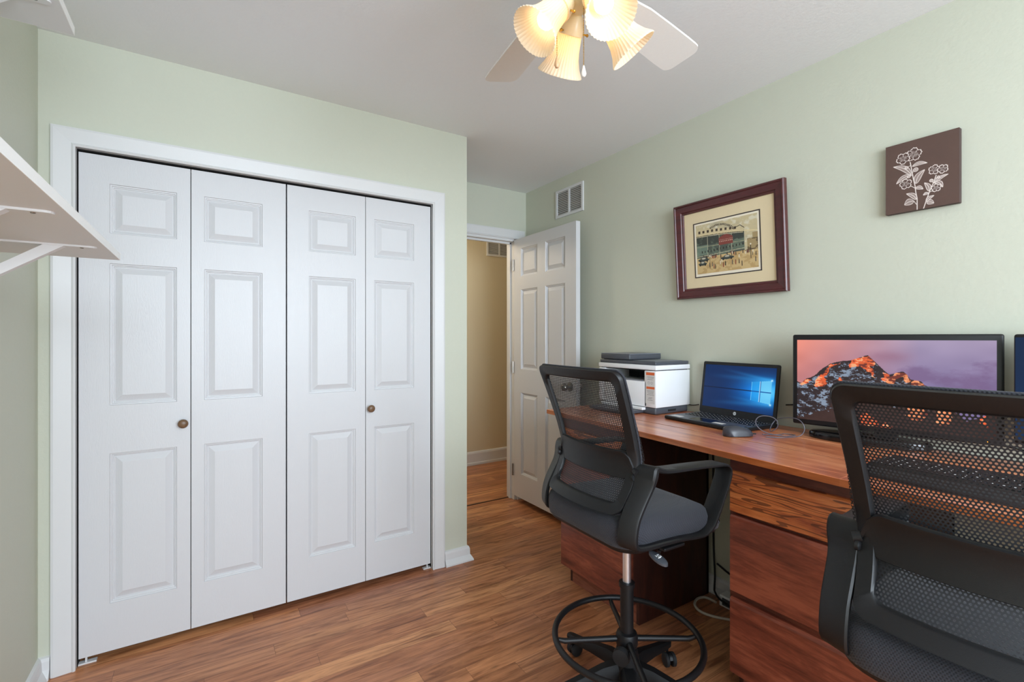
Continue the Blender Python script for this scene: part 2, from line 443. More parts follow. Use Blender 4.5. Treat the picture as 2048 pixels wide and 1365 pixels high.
# back wall with window opening (behind the camera)
WX0, WX1, WZ0, WZ1 = -0.38, 1.78, 0.62, 2.16
g = G().box(XL, WX0, YB - .15, YB, 0, ZC).box(WX1, XR, YB - .15, YB, 0, ZC).box(WX0, WX1, YB - .15, YB, 0, WZ0).box(WX0, WX1, YB - .15, YB, WZ1, ZC)
struct('wall_back', g, M['wall'], 'green wall with the window behind the camera', 'wall')
wr = thing('window_1', (0.70, YB - .07, WZ0), 'white framed window letting in daylight', 'window', kind='structure')
g = G()
for a in ((WX0, WX0 + .05), (WX1 - .05, WX1), (0.68, 0.72)): g.box(a[0], a[1], YB - .10, YB - .05, WZ0, WZ1)
for a in ((WZ0, WZ0 + .05), (WZ1 - .05, WZ1)): g.box(WX0, WX1, YB - .10, YB - .05, a[0], a[1])
finish(g, 'window_frame', M['trim'], wr, True)
finish(G().box(WX0 + .05, WX1 - .05, YB - .078, YB - .072, WZ0 + .05, WZ1 - .05), 'window_pane', M['glass'], wr, True)
# mouldings
def casing(name, x0, x1, zt, y, label, side=True):
    """mitred casing, prof (offset outward, depth in front of the wall)"""
    prof = [(0, 0), (0, .012), (.006, .016), (.012, .012), (.03, .014), (.062, .018), (.070, .016), (.072, 0)]
    rings = []
    for o, d in prof:
        rings.append([(x0 - o, y - d, 0), (x0 - o, y - d, zt + o), (x1 + o, y - d, zt + o), (x1 + o, y - d, 0)])
    g = G(); n = len(rings)
    for i in range(n):
        a, b = rings[i], rings[(i + 1) % n]
        for k in range(3):
            g.add([a[k], a[k + 1], b[k + 1], b[k]], [(0, 1, 2, 3)])
    g.add([r[0] for r in rings], [tuple(range(n))]); g.add([r[3] for r in rings], [tuple(range(n))])
    return struct(name, g, M['trim'], label, 'trim')
casing('trim_1', -0.423, 1.053, 2.018, YC, 'white casing around the closet opening')
casing('trim_2', DX0 - .002, DX1 + .002, DZ, YD, 'white casing around the open doorway')
# jambs
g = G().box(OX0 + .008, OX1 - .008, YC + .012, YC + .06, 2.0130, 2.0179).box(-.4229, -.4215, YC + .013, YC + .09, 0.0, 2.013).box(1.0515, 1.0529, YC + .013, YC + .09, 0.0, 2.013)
struct('trim_6', g, M['closet_shade'], 'dark door track and black strips painting the gap shade of the closet opening', 'trim')  # track and strips coloured black to paint the shade around the doors
g = G().box(OX0, -0.423, YC - .004, YC + .1, 0, OZ).box(1.053, OX1, YC - .004, YC + .1, 0, OZ).box(OX0, OX1, YC - .004, YC + .1, 2.018, OZ)
struct('trim_3', g, M['trim'], 'white jamb lining the closet opening', 'trim')
g = G().box(DX0, DX0 + .018, YD, YD + .11, 0, DZ).box(DX1 - .018, DX1, YD, YD + .11, 0, DZ).box(DX0, DX1, YD, YD + .11, DZ - .018, DZ)
g.box(DX1 - .03, DX1 - .018, YD + .045, YD + .07, 0, DZ - .02).box(DX0 + .018, DX1 - .018, YD + .045, YD + .07, DZ - .032, DZ - .018)
struct('trim_5', g, M['trim'], 'white jamb lining the doorway', 'trim')
BB = [(0, 0), (.030, 0), (.030, .008), (.022, .022), (.014, .034), (.013, .066), (.009, .078), (0, .082)]
def bb(name, path, side, label, prof=BB):
    return struct(name, G().strip(path, prof, side), M['trim'], label, 'baseboard')
bb('baseboard_closet', [(1.126, YC), (1.268, YC), (1.268, YD)], -1, 'white baseboard on the wall corner beside the closet')
bb('baseboard_left', [(-0.496, YC), (XL, YC), (XL, YB)], 1, 'white baseboard at the foot of the left wall')
bb('baseboard_right', [(XR, YD), (XR, YB)], -1, 'white baseboard behind the desk')
bb('baseboard_back', [(XL + .04, YB), (XR - .04, YB)], 1, 'white baseboard under the window')
bb('baseboard_hall', [(HX0, YH), (HX1, YH)], -1, 'white baseboard of the hallway', [(0, 0), (.018, 0), (.018, .02), (.013, .03), (.013, .115), (.008, .13), (0, .136)])

# ------------------------------------------------------------------ doors with moulded panels
def leaf_mesh(x0, x1, z0, z1, cols, rows, yf, yb, both=False):
    """slab from yf (front) to yb, with moulded raised panels on the front"""
    g = G()
    rings = [(0, 0), (.002, .005), (.006, .0055), (.008, .0095), (.011, .010), (.013, .0135), (.016, .0135), (.040, .003)]
    def face(y, sgn):
        xs = [x0] + [c for cc in cols for c in cc] + [x1]
        zs = [z0] + [c for cc in rows for c in cc] + [z1]
        for i in range(len(xs) - 1):
            for j in range(len(zs) - 1):
                a, b, c, d = xs[i], xs[i + 1], zs[j], zs[j + 1]
                if i % 2 == 1 and j % 2 == 1:
                    R = []
                    for ins, dep in rings:
                        R.append([(a + ins, y + sgn * dep, c + ins), (b - ins, y + sgn * dep, c + ins), (b - ins, y + sgn * dep, d - ins), (a + ins, y + sgn * dep, d - ins)])
                    for k in range(len(R) - 1):
                        for q in range(4):
                            g.add([R[k][q], R[k][(q + 1) % 4], R[k + 1][(q + 1) % 4], R[k + 1][q]], [(0, 1, 2, 3)])
                    g.add(R[-1], [(0, 1, 2, 3)])
                else:
                    g.add([(a, y, c), (b, y, c), (b, y, d), (a, y, d)], [(0, 1, 2, 3)])
    face(yf, 1)
    if both: face(yb, -1)
    else: g.add([(x0, yb, z0), (x1, yb, z0), (x1, yb, z1), (x0, yb, z1)], [(0, 1, 2, 3)])
    for q in [((x0, z0), (x1, z0)), ((x1, z0), (x1, z1)), ((x1, z1), (x0, z1)), ((x0, z1), (x0, z0))]:
        (a, c), (b, d) = q
        g.add([(a, yf, c), (b, yf, d), (b, yb, d), (a, yb, c)], [(0, 1, 2, 3)])
    return g
def door_white():
    m, nt, b, out = new_mat('white_grained_door_paint')
    b.inputs['Base Color'].default_value = lin((206, 206, 208)); b.inputs['Roughness'].default_value = 0.38
    tc = N(nt, 'ShaderNodeTexCoord'); mp = N(nt, 'ShaderNodeMapping'); mp.inputs['Scale'].default_value = (26, 26, 2.2)
    nt.links.new(tc.outputs['Object'], mp.inputs['Vector'])
    n = N(nt, 'ShaderNodeTexNoise'); n.inputs['Scale'].default_value = 2.0; n.inputs['Detail'].default_value = 3; n.inputs['Distortion'].default_value = 1.5
    nt.links.new(mp.outputs[0], n.inputs['Vector'])
    s = mathn(nt, 'SINE', mathn(nt, 'MULTIPLY', n.outputs['Fac'], 60.0))
    bp = N(nt, 'ShaderNodeBump'); bp.inputs['Strength'].default_value = 0.10; bp.inputs['Distance'].default_value = 0.0006
    nt.links.new(s, bp.inputs['Height']); nt.links.new(bp.outputs[0], b.inputs['Normal'])
    return m
M['door'] = door_white()
ROWS = [(.216, .818), (1.01, 1.58), (1.70, 1.898)]
def bifold(name, x0, xm, x1, cols, knobx, label, klabel):
    r = thing(name, ((x0 + x1) / 2, 2.475, 0.028), label, 'door', kind='structure')
    for (a, b, c) in ((x0, xm, cols[0]), (xm, x1, cols[1])):
        lf = finish(leaf_mesh(a + .0015, b - .0015, .028, 2.007, [c], ROWS, 2.475, 2.507), 'door_leaf', M['door'], r, True)
        if a < knobx < b:
            k = G().lathe([(.0, .0), (.009, 0), (.007, .01), (.009, .014), (.017, .02), (.019, .026), (.016, .031), (.008, .034), (0.001, .0345)], 24, (knobx, 2.475, .917), (0, -1, 0))
            finish(k, 'door_knob', M['knobwood'], lf, True, smooth=True, angle=60)
    return r
bifold('door_2', -0.4195, -0.055, 0.3185, [(-.325, -.104), (-.007, .219)], -0.082, 'left pair of white bifold closet doors', '')
b2 = bifold('door_3', 0.3215, 0.691, 1.050, [(.419, .641), (.736, .953)], 0.714, 'right pair of white bifold closet doors', '')
for x, p in ((-.40, 'door_2'), (1.03, 'door_3')):
    g = G().box(x - .02, x + .035, 2.478, 2.50, 0.0, .006).box(x, x + .006, 2.483, 2.495, 0, .03)
    finish(g, 'pivot_bracket', M['trim'], bpy.data.objects[p], True)

# open six-panel door: slab built along local x, turned to stand against the right wall
dr = thing('door_1', (2.030, 3.150, 0.05), 'open white six-panel door standing against the right wall', 'door', kind='structure')
gd = leaf_mesh(0.0, 0.745, .05, 2.045, [(.098, .312), (.410, .632)], [(.235, .86), (1.04, 1.65), (1.75, 1.965)], 0.0, 0.035, True)
def dmap(p): return (2.030 + p[1], 3.138 - p[0], p[2])
gd.v = [dmap(p) for p in gd.v]
slab = finish(gd, 'door_leaf', M['door'], dr, True)
for sx, bx_ in ((-1, 2.030), (1, 2.065)):
    g = G().lathe([(.0, 0), (.030, 0), (.030, .004), (.012, .009), (.011, .028), (.020, .036), (.026, .046), (.026, .056), (.018, .066), (.001, .069)], 24, (bx_, 2.452, .955), (sx, 0, 0))
    finish(g, 'door_knob', M['nickel'], slab, True, smooth=True, angle=50)
for z in (.25, 1.05, 1.85):
    finish(G().tube([(2.022, 3.142, z - .045), (2.022, 3.142, z + .045)], .006, 8), 'hinge', M['nickel'], dr, True)

# ------------------------------------------------------------------ air vents
def vent(name, c, wdt, hgt, label, wallx=None, wally=None):
    """louvred grille; local: x across, y out of the wall (negative = into room), z up"""
    r = thing(name, c, label, 'vent', rotz=(-PI / 2 if wallx else 0))
    fr = .018; g = G()
    for a, b, cc, d in ((-wdt / 2, wdt / 2, 0, fr), (-wdt / 2, wdt / 2, hgt - fr, hgt), (-wdt / 2, -wdt / 2 + fr, fr, hgt - fr), (wdt / 2 - fr, wdt / 2, fr, hgt - fr), (-.008, .008, fr, hgt - fr)):
        g.box(a, b, -.010, 0.0, cc, d)
    finish(g, 'grille_frame', M['trim'], r)
    finish(G().box(-wdt / 2 + .01, wdt / 2 - .01, -.0015, 0.0, .01, hgt - .01), 'duct_backing', M['duct'], r)
    n = int((hgt - 2 * fr) / .0125); g = G()
    for i in range(n):
        z = fr + (i + .5) * (hgt - 2 * fr) / n
        for a, b in ((-wdt / 2 + fr, -.008), (.008, wdt / 2 - fr)):
            g.add([(a, -.009, z - .004), (b, -.009, z - .004), (b, -.002, z + .003), (a, -.002, z + .003), (a, -.009, z - .0025), (b, -.009, z - .0025), (b, -.002, z + .0045), (a, -.002, z + .0045)],
                  [(0, 1, 2, 3), (4, 7, 6, 5), (0, 4, 5, 1), (2, 6, 7, 3), (0, 3, 7, 4), (1, 5, 6, 2)])
    finish(g, 'louvres', M['trim'], r)
    return r
vent('air_vent', (XR, 2.617, 2.148), .300, .200, 'white louvred air vent on the green wall above the open door', wallx=1)
vent('air_vent', (2.565, YH, 2.12), .30, .185, 'white louvred air vent high on the tan hallway wall')

# ------------------------------------------------------------------ wall shelves
def shelf(z0, z1, xf, ys, label, brl):
    r = thing('wall_shelf', (XL, 1.0, z0), label, 'shelf')
    finish(G().box(XL, xf - .001, -.45, 1.699, z0, z1), 'shelf_board', M['white'], r, True)
    finish(G().box(xf - .001, xf, -.45, 1.699, z0, z1).box(XL, xf, 1.699, 1.70, z0, z1), 'edge_band', M['edgeband'], r, True)
    for yb in ys:
        d = xf - XL
        g = G()
        # arm under the board with a rounded tip
        tip = [(xf - .03 + .0125 * math.sin(a), yb + .0125 * math.cos(a)) for a in [PI * k / 8 for k in range(9)]]
        g.prism([(XL, yb + .0125)] + tip + [(XL, yb - .0125)], z0 - .004, z0)
        g.box(XL, XL + .004, yb - .0125, yb + .0125, z0 - d * .75, z0)
        b_ = finish(g, 'bracket', M['white'], r, True)
        a0 = Vector((xf - .075, yb, z0 - .004)); a1 = Vector((XL + .004, yb, z0 - d * .55))
        g = G()
        hw = .0105
        g.add([(a0.x, yb - hw, a0.z), (a0.x, yb + hw, a0.z), (a0.x - .035, yb + hw, a0.z), (a0.x - .035, yb - hw, a0.z),
               (a1.x, yb - hw, a1.z), (a1.x, yb + hw, a1.z), (a1.x, yb + hw, a1.z + .022), (a1.x, yb - hw, a1.z + .022)],
              [(0, 1, 2, 3), (4, 7, 6, 5), (0, 4, 5, 1), (1, 5, 6, 2), (2, 6, 7, 3), (3, 7, 4, 0)])
        finish(g, 'brace', M['white'], b_, True)
        for q in (xf - .045, xf - .10):
            finish(G().lathe([(.0, 0), (.004, 0), (.003, .0015), (.0005, .002)], 10, (q, yb, z0 - .004), (0, 0, -1)), 'screw', M['nickel'], b_, True)
    return r
shelf(1.497, 1.515, -0.200, (1.485, 1.11, .74), 'lower white wall shelf on brackets at the left edge', '')
shelf(2.088, 2.110, -0.295, (1.56, 1.15), 'upper white wall shelf near the ceiling, top left corner', '')

# ------------------------------------------------------------------ painted surfaces (prints and screens): colours carried by a fine grid
def noise2(nx, ny, cells, seed):
    r = np.random.RandomState(seed); g = r.rand(cells + 3, cells + 3)
    X = np.linspace(0, cells, nx)[None, :].repeat(ny, 0); Y = np.linspace(0, cells, ny)[:, None].repeat(nx, 1)
    xi = X.astype(int); yi = Y.astype(int); fx = X - xi; fy = Y - yi
    fx = fx * fx * (3 - 2 * fx); fy = fy * fy * (3 - 2 * fy)
    return (g[yi, xi] * (1 - fx) + g[yi, xi + 1] * fx) * (1 - fy) + (g[yi + 1, xi] * (1 - fx) + g[yi + 1, xi + 1] * fx) * fy
def fbm(nx, ny, c, seed, o=5):
    a = np.zeros((ny, nx)); k = 1.0; t = 0
    for i in range(o):
        a += k * noise2(nx, ny, c * 2 ** i, seed + i); t += k; k *= 0.55
    return a / t
def inpoly(S, T, pts):
    m = np.zeros(S.shape, bool); n = len(pts)
    for i in range(n):
        x1, y1 = pts[i]; x2, y2 = pts[(i + 1) % n]
        if y1 == y2: continue
        c = ((y1 > T) != (y2 > T)) & (S < (x2 - x1) * (T - y1) / (y2 - y1) + x1)
        m ^= c
    return m
def dseg(S, T, a, b, asp=1.0):
    ax, ay = a; bx, by = b; dx, dy = bx - ax, (by - ay) * asp
    L = dx * dx + dy * dy + 1e-9
    u = np.clip(((S - ax) * dx + (T - ay) * asp * dy) / L, 0, 1)
    return np.sqrt((S - ax - u * dx) ** 2 + ((T - ay) * asp - u * dy) ** 2)
def dpoly(S, T, pts, asp=1.0):
    d = np.full(S.shape, 9.0)
    for i in range(len(pts) - 1): d = np.minimum(d, dseg(S, T, pts[i], pts[i + 1], asp))
    return d
def grid_ST(nx, ny):
    return np.meshgrid(np.linspace(0, 1, nx), np.linspace(0, 1, ny))
def srgb_to_lin(a):
    a = np.clip(a, 0, 255) / 255.0
    return np.where(a <= 0.04045, a / 12.92, ((a + 0.055) / 1.055) ** 2.4)
def picture(name, img, P, S, T, mat, parent):
    """img ny x nx x 3 (0..255) laid on the parallelogram P + s*S + t*T"""
    ny, nx = img.shape[:2]
    P, S, T = Vector(P), Vector(S), Vector(T)
    s = np.linspace(0, 1, nx); t = np.linspace(0, 1, ny)
    ss, tt = np.meshgrid(s, t)
    co = np.array(P)[None, :] + ss.ravel()[:, None] * np.array(S)[None, :] + tt.ravel()[:, None] * np.array(T)[None, :]
    idx = np.arange(nx * ny).reshape(ny, nx)
    f = np.stack([idx[:-1, :-1], idx[1:, :-1], idx[1:, 1:], idx[:-1, 1:]], -1).reshape(-1, 4)
    me = bpy.data.meshes.new(name)
    me.from_pydata(co.tolist(), [], f.tolist())
    at = me.color_attributes.new('ink', 'FLOAT_COLOR', 'POINT')
    c = np.ones((nx * ny, 4), np.float32); c[:, :3] = srgb_to_lin(img.reshape(-1, 3))
    at.data.foreach_set('color', c.ravel())
    me.materials.append(mat)
    o = bpy.data.objects.new(name, me); COL.objects.link(o)
    if parent is not None:
        o.parent = parent; me.transform(root_matrix(parent).inverted())
    return o
def blend(img, mask, col, a=1.0):
    m = (np.clip(mask.astype(float), 0, 1) * a)[..., None]
    img[:] = img * (1 - m) + np.array(col, float) * m
def col3(c, shape): return np.ones(shape + (3,)) * np.array(c, float)

STEMS=[[(0.356, 0.307), (0.38, 0.437), (0.399, 0.547), (0.423, 0.654), (0.433, 0.748), (0.452, 0.843), (0.452, 1.0)], [(0.707, 0.571), (0.673, 0.665), (0.62, 0.776), (0.582, 0.878), (0.538, 1.004)], [(0.303, 0.37), (0.361, 0.354)], [(0.433, 0.429), (0.385, 0.461)], [(0.356, 0.638), (0.423, 0.689)], [(0.673, 0.768), (0.62, 0.787)], [(0.337, 0.504), (0.38, 0.496)], [(0.644, 0.63), (0.673, 0.673)], [(0.736, 0.602), (0.702, 0.614)], [(0.404, 0.866), (0.442, 0.921)]]
FLOWERS=[((0.404, 0.205), 0.11, 0.2), ((0.255, 0.228), 0.096, 0.9), ((0.293, 0.602), 0.085, 0.5), ((0.683, 0.488), 0.077, 0.1), ((0.793, 0.504), 0.07, 0.7), ((0.707, 0.744), 0.064, 0.4)]
LEAVES=[((0.385, 0.37), (0.587, 0.37), 0.028), ((0.37, 0.484), (0.115, 0.315), 0.042), ((0.37, 0.488), (0.159, 0.571), 0.037), ((0.433, 0.626), (0.553, 0.457), 0.046), ((0.428, 0.685), (0.534, 0.724), 0.028), ((0.442, 0.85), (0.303, 0.744), 0.035), ((0.404, 0.866), (0.274, 0.898), 0.053), ((0.615, 0.768), (0.553, 0.642), 0.033), ((0.606, 0.795), (0.534, 0.811), 0.02), ((0.683, 0.677), (0.861, 0.591), 0.026), ((0.692, 0.657), (0.793, 0.752), 0.033), ((0.572, 0.906), (0.678, 0.843), 0.026), ((0.582, 0.921), (0.678, 0.949), 0.037)]
BUDS=[((0.303, 0.37), 0.02), ((0.433, 0.429), 0.031), ((0.337, 0.504), 0.02), ((0.644, 0.63), 0.022), ((0.736, 0.602), 0.016)]
RIDGE=[(0.002, 0.538), (0.026, 0.548), (0.057, 0.488), (0.12, 0.426), (0.143, 0.37), (0.173, 0.328), (0.203, 0.284), (0.232, 0.27), (0.261, 0.261), (0.29, 0.254), (0.318, 0.246), (0.36, 0.21), (0.391, 0.186), (0.411, 0.178), (0.428, 0.214), (0.455, 0.263), (0.485, 0.327), (0.494, 0.348), (0.52, 0.389), (0.543, 0.38), (0.565, 0.356), (0.59, 0.35), (0.608, 0.38), (0.624, 0.435), (0.648, 0.44), (0.675, 0.451), (0.693, 0.49), (0.717, 0.515), (0.734, 0.512), (0.752, 0.551), (0.814, 0.739), (0.877, 0.839), (0.928, 0.801), (0.96, 0.762), (1.01, 0.752)]
LIT=[[(0.026, 0.548), (0.057, 0.488), (0.089, 0.501), (0.038, 0.57)], [(0.108, 0.57), (0.131, 0.449), (0.173, 0.336), (0.217, 0.286), (0.261, 0.264), (0.195, 0.334), (0.173, 0.445), (0.18, 0.537), (0.143, 0.573)], [(0.308, 0.326), (0.318, 0.249), (0.411, 0.18), (0.428, 0.228), (0.455, 0.271), (0.421, 0.288), (0.448, 0.447), (0.415, 0.362), (0.36, 0.314)], [(0.206, 0.696), (0.21, 0.58), (0.261, 0.444), (0.272, 0.526), (0.232, 0.623), (0.225, 0.686)], [(0.485, 0.472), (0.491, 0.348), (0.52, 0.389), (0.507, 0.469)], [(0.504, 0.549), (0.514, 0.425), (0.558, 0.357), (0.596, 0.351), (0.624, 0.442), (0.608, 0.472), (0.577, 0.405), (0.546, 0.436), (0.533, 0.553)], [(0.615, 0.542), (0.621, 0.457), (0.651, 0.437), (0.681, 0.464), (0.711, 0.55), (0.752, 0.551), (0.651, 0.565)], [(0.36, 0.874), (0.401, 0.859), (0.462, 0.942), (0.465, 0.992), (0.374, 0.991)], [(0.468, 0.984), (0.507, 0.932), (0.543, 0.981), (0.494, 1.007)], [(0.608, 0.684), (0.681, 0.672), (0.696, 0.835), (0.657, 0.913), (0.608, 0.896)], [(0.74, 0.662), (0.797, 0.707), (0.817, 0.837), (0.792, 0.924), (0.752, 0.906)], [(0.928, 0.814), (0.96, 0.762), (0.967, 0.818), (0.954, 0.892), (0.939, 0.863)]]

def paint_flowers():
    n = 300; S, T = grid_ST(n, n); ASP = 1.22
    img = col3((88, 66, 58), S.shape)
    img *= (0.97 + 0.06 * fbm(n, n, 12, 3))[..., None]
    W = (226, 214, 208); lw = 0.0030
    def line(d, w=lw, a=1.0): blend(img, np.clip((w + .003 - d) / .003, 0, 1), W, a)
    for st in STEMS: line(dpoly(S, T, st, ASP), 0.005 if len(st) > 2 else 0.003)
    for (a, b, wd) in LEAVES:
        ax, ay = a; bx_, by_ = b; dx, dy = bx_ - ax, (by_ - ay) * ASP; L = math.hypot(dx, dy)
        ux, uy = dx / L, dy / L
        px, py = S - ax, (T - ay) * ASP
        u = (px * ux + py * uy) / L; v = -px * uy + py * ux
        bend = 0.12 * L * np.sin(np.clip(u, 0, 1) * PI)
        v = v + bend * (1 if ux > 0 else -1)
        hwid = wd * np.sin(np.clip(u, 0, 1) ** 0.8 * PI) ** 0.8
        ins = (u > 0) & (u < 1) & (np.abs(v) < hwid)
        blend(img, ins, (196, 182, 176), 0.62)
        vein = np.sin((u * L + np.abs(v) * 0.8) * 420) > 0.25
        blend(img, ins & vein, (120, 100, 94), 0.55)
        edge = np.abs(np.abs(v) - hwid)
        line(np.where((u > -.01) & (u < 1.01), edge, 9)); line(np.where(ins, np.abs(v), 9), 0.003)
    for (c, r, ph) in FLOWERS:
        px, py = S - c[0], (T - c[1]) * ASP
        th = np.arctan2(py, px) + ph; R = np.hypot(px, py)
        k = 5
        rad = r * (0.66 + 0.34 * np.abs(np.cos(th * k / 2.0)) ** 0.55) * (1 + 0.045 * np.sin(th * 17))
        blend(img, R < rad, (84, 62, 56))
        line(np.abs(R - rad), 0.005)
        # petal dividing lines and stamens
        dv = np.abs(np.sin(th * k / 2.0 + PI / 2)) * R
        line(np.where((R < rad) & (R > r * .34), dv / 1.6, 9), 0.0022)
        rays = (np.sin(th * 23) > 0.55) & (R < r * (.52 + .1 * np.sin(th * 7))) & (R > r * .16)
        blend(img, rays, W, 0.75)
        line(np.where(R < r * .2, np.abs(np.sin(px * 260)) * .01 + np.abs(np.cos(py * 260)) * .01, 9), 0.006)
    for (c, r) in BUDS:
        R = np.hypot(S - c[0], (T - c[1]) * ASP)
        blend(img, R < r, (150, 132, 124)); line(np.abs(R - r), 0.004)
        blend(img, (R < r * .5), W, .6)
    return img
def paint_stadium():
    nx, ny = 300, 224; S, T = grid_ST(nx, ny)
    f = fbm(nx, ny, 5, 21); f2 = fbm(nx, ny, 14, 33)
    img = col3((206, 190, 150), S.shape)
    blend(img, np.clip((f - .40) * 5, 0, 1), (172, 166, 146), .6); blend(img, np.clip((f2 - .50) * 5, 0, 1) * (T < .5), (226, 220, 200), .8)
    ground = T > .64 + .02 * f
    blend(img, ground, (208, 180, 128)); blend(img, ground & (f2 > .52), (176, 140, 88), .5)
    # curved grandstand wall
    top = .20 + .10 * S ** 2 + .0 * S
    body = (S < .80) & (T > top + .05 * (S < .78)) & (T < .68 - .04 * S)
    blend(img, body, (104, 116, 100)); blend(img, body & (f2 > .5), (70, 78, 72), .7)
    blend(img, body & (T < .42) & (f2 > .4), (52, 54, 50), .6)
    blend(img, body & (S < .2) & (T > .42) & (T < .62), (126, 146, 128), .7)
    arc = (T > top - .10 + .06 * S) & (T < top) & (S < .74)
    blend(img, arc, (214, 196, 156))
    for k in range(9):
        x = .06 + k * .075
        yy = .17 + .10 * x * x
        blend(img, (np.abs(S - x) < .018) & (T > yy - .045) & (T < yy + .005), (70, 58, 48))
    blend(img, np.abs(T - (top + .015)) < .012, (224, 206, 160)); blend(img, (np.abs(T - (top + .03)) < .006) & (S < .8), (60, 54, 46))
    # roof curve
    d = dpoly(S, T, [(.26, .10), (.36, .06), (.48, .075), (.58, .13), (.64, .20)])
    blend(img, d < .016, (66, 58, 50)); blend(img, (d < .010) & (np.sin(S * 260) > 0), (200, 186, 152))
    d = dpoly(S, T, [(.62, .20), (.74, .16), (.80, .22)]); blend(img, d < .006, (60, 52, 44))
    for k in range(8):
        x = .20 * k + .0
        blend(img, (np.abs(S - x) < .004) & body, (196, 190, 160))
    blend(img, body & (np.abs(T - .45 - .02 * S) < .006), (160, 160, 130)); blend(img, body & (np.abs(T - .645 + .05 * S) < .006), (186, 180, 150))
    for k in range(14):
        x = .10 + k * .052
        blend(img, (np.abs(S - x) < .008) & (np.abs(T - .56 + .01 * k * .3) < .022) & (S < .8), (44, 40, 36))
    # red hanging sign board without words
    sg = (np.abs(S - .505) < .115) & (T > .34 - .06 * np.cos((S - .505) * 13)) & (T < .475)
    blend(img, sg, (132, 66, 58)); blend(img, sg & (np.abs(T - .375) < .006) & (np.sin(S * 300) > .2), (214, 180, 160))
    blend(img, sg & (np.abs(T - .405) < .008) & (np.sin(S * 220) > 0), (214, 180, 160))
    # houses at the right
    blend(img, (S > .84) & (T > .44 - .1 * (S > .92)) & (T < .66), (168, 146, 104)); blend(img, (S > .84) & (T > .44) & (T < .66) & (f2 > .52), (110, 92, 64))
    r = np.random.RandomState(5)
    for k in range(46):                                   # the crowd in the street
        x = r.uniform(.1, .97); y = r.uniform(.66, .90) if k > 20 else r.uniform(.655, .70); h = .02 + .035 * (y - .6) * 2
        c = [(52, 46, 42), (80, 76, 74), (140, 60, 44), (226, 214, 190)][r.randint(4)]
        blend(img, (np.abs(S - x) < .006 + .004 * (y - .6)) & (T > y - h) & (T < y + h), c)
        blend(img, np.hypot(S - x, (T - y + h + .008) * .75) < .007, (92, 66, 50))
    for (x, y, w_) in ((.12, .72, .10), (.52, .74, .11), (.10, .80, .075)):  # cars
        blend(img, (np.hypot((S - x) / w_, (T - y) / .032) < 1), (62, 70, 66)); blend(img, np.hypot((S - x) / (w_ * .5), (T - y + .028) / .03) < 1, (78, 84, 78))
        blend(img, np.hypot((S - x) / (w_ * .35), (T - y + .03) / .016) < 1, (196, 190, 168))
        for q in (-.6, .6): blend(img, np.hypot(S - x - q * w_, (T - y - .022) * .75) < .014, (34, 32, 30))
    for x, y0, y1 in ((.23, .66, .92), (.89, .55, .82)):    # street lamps
        blend(img, (np.abs(S - x) < .004) & (T > y0) & (T < y1), (50, 44, 40)); blend(img, np.hypot(S - x, (T - y0) * .75) < .012, (224, 214, 190))
    return img * 0.97
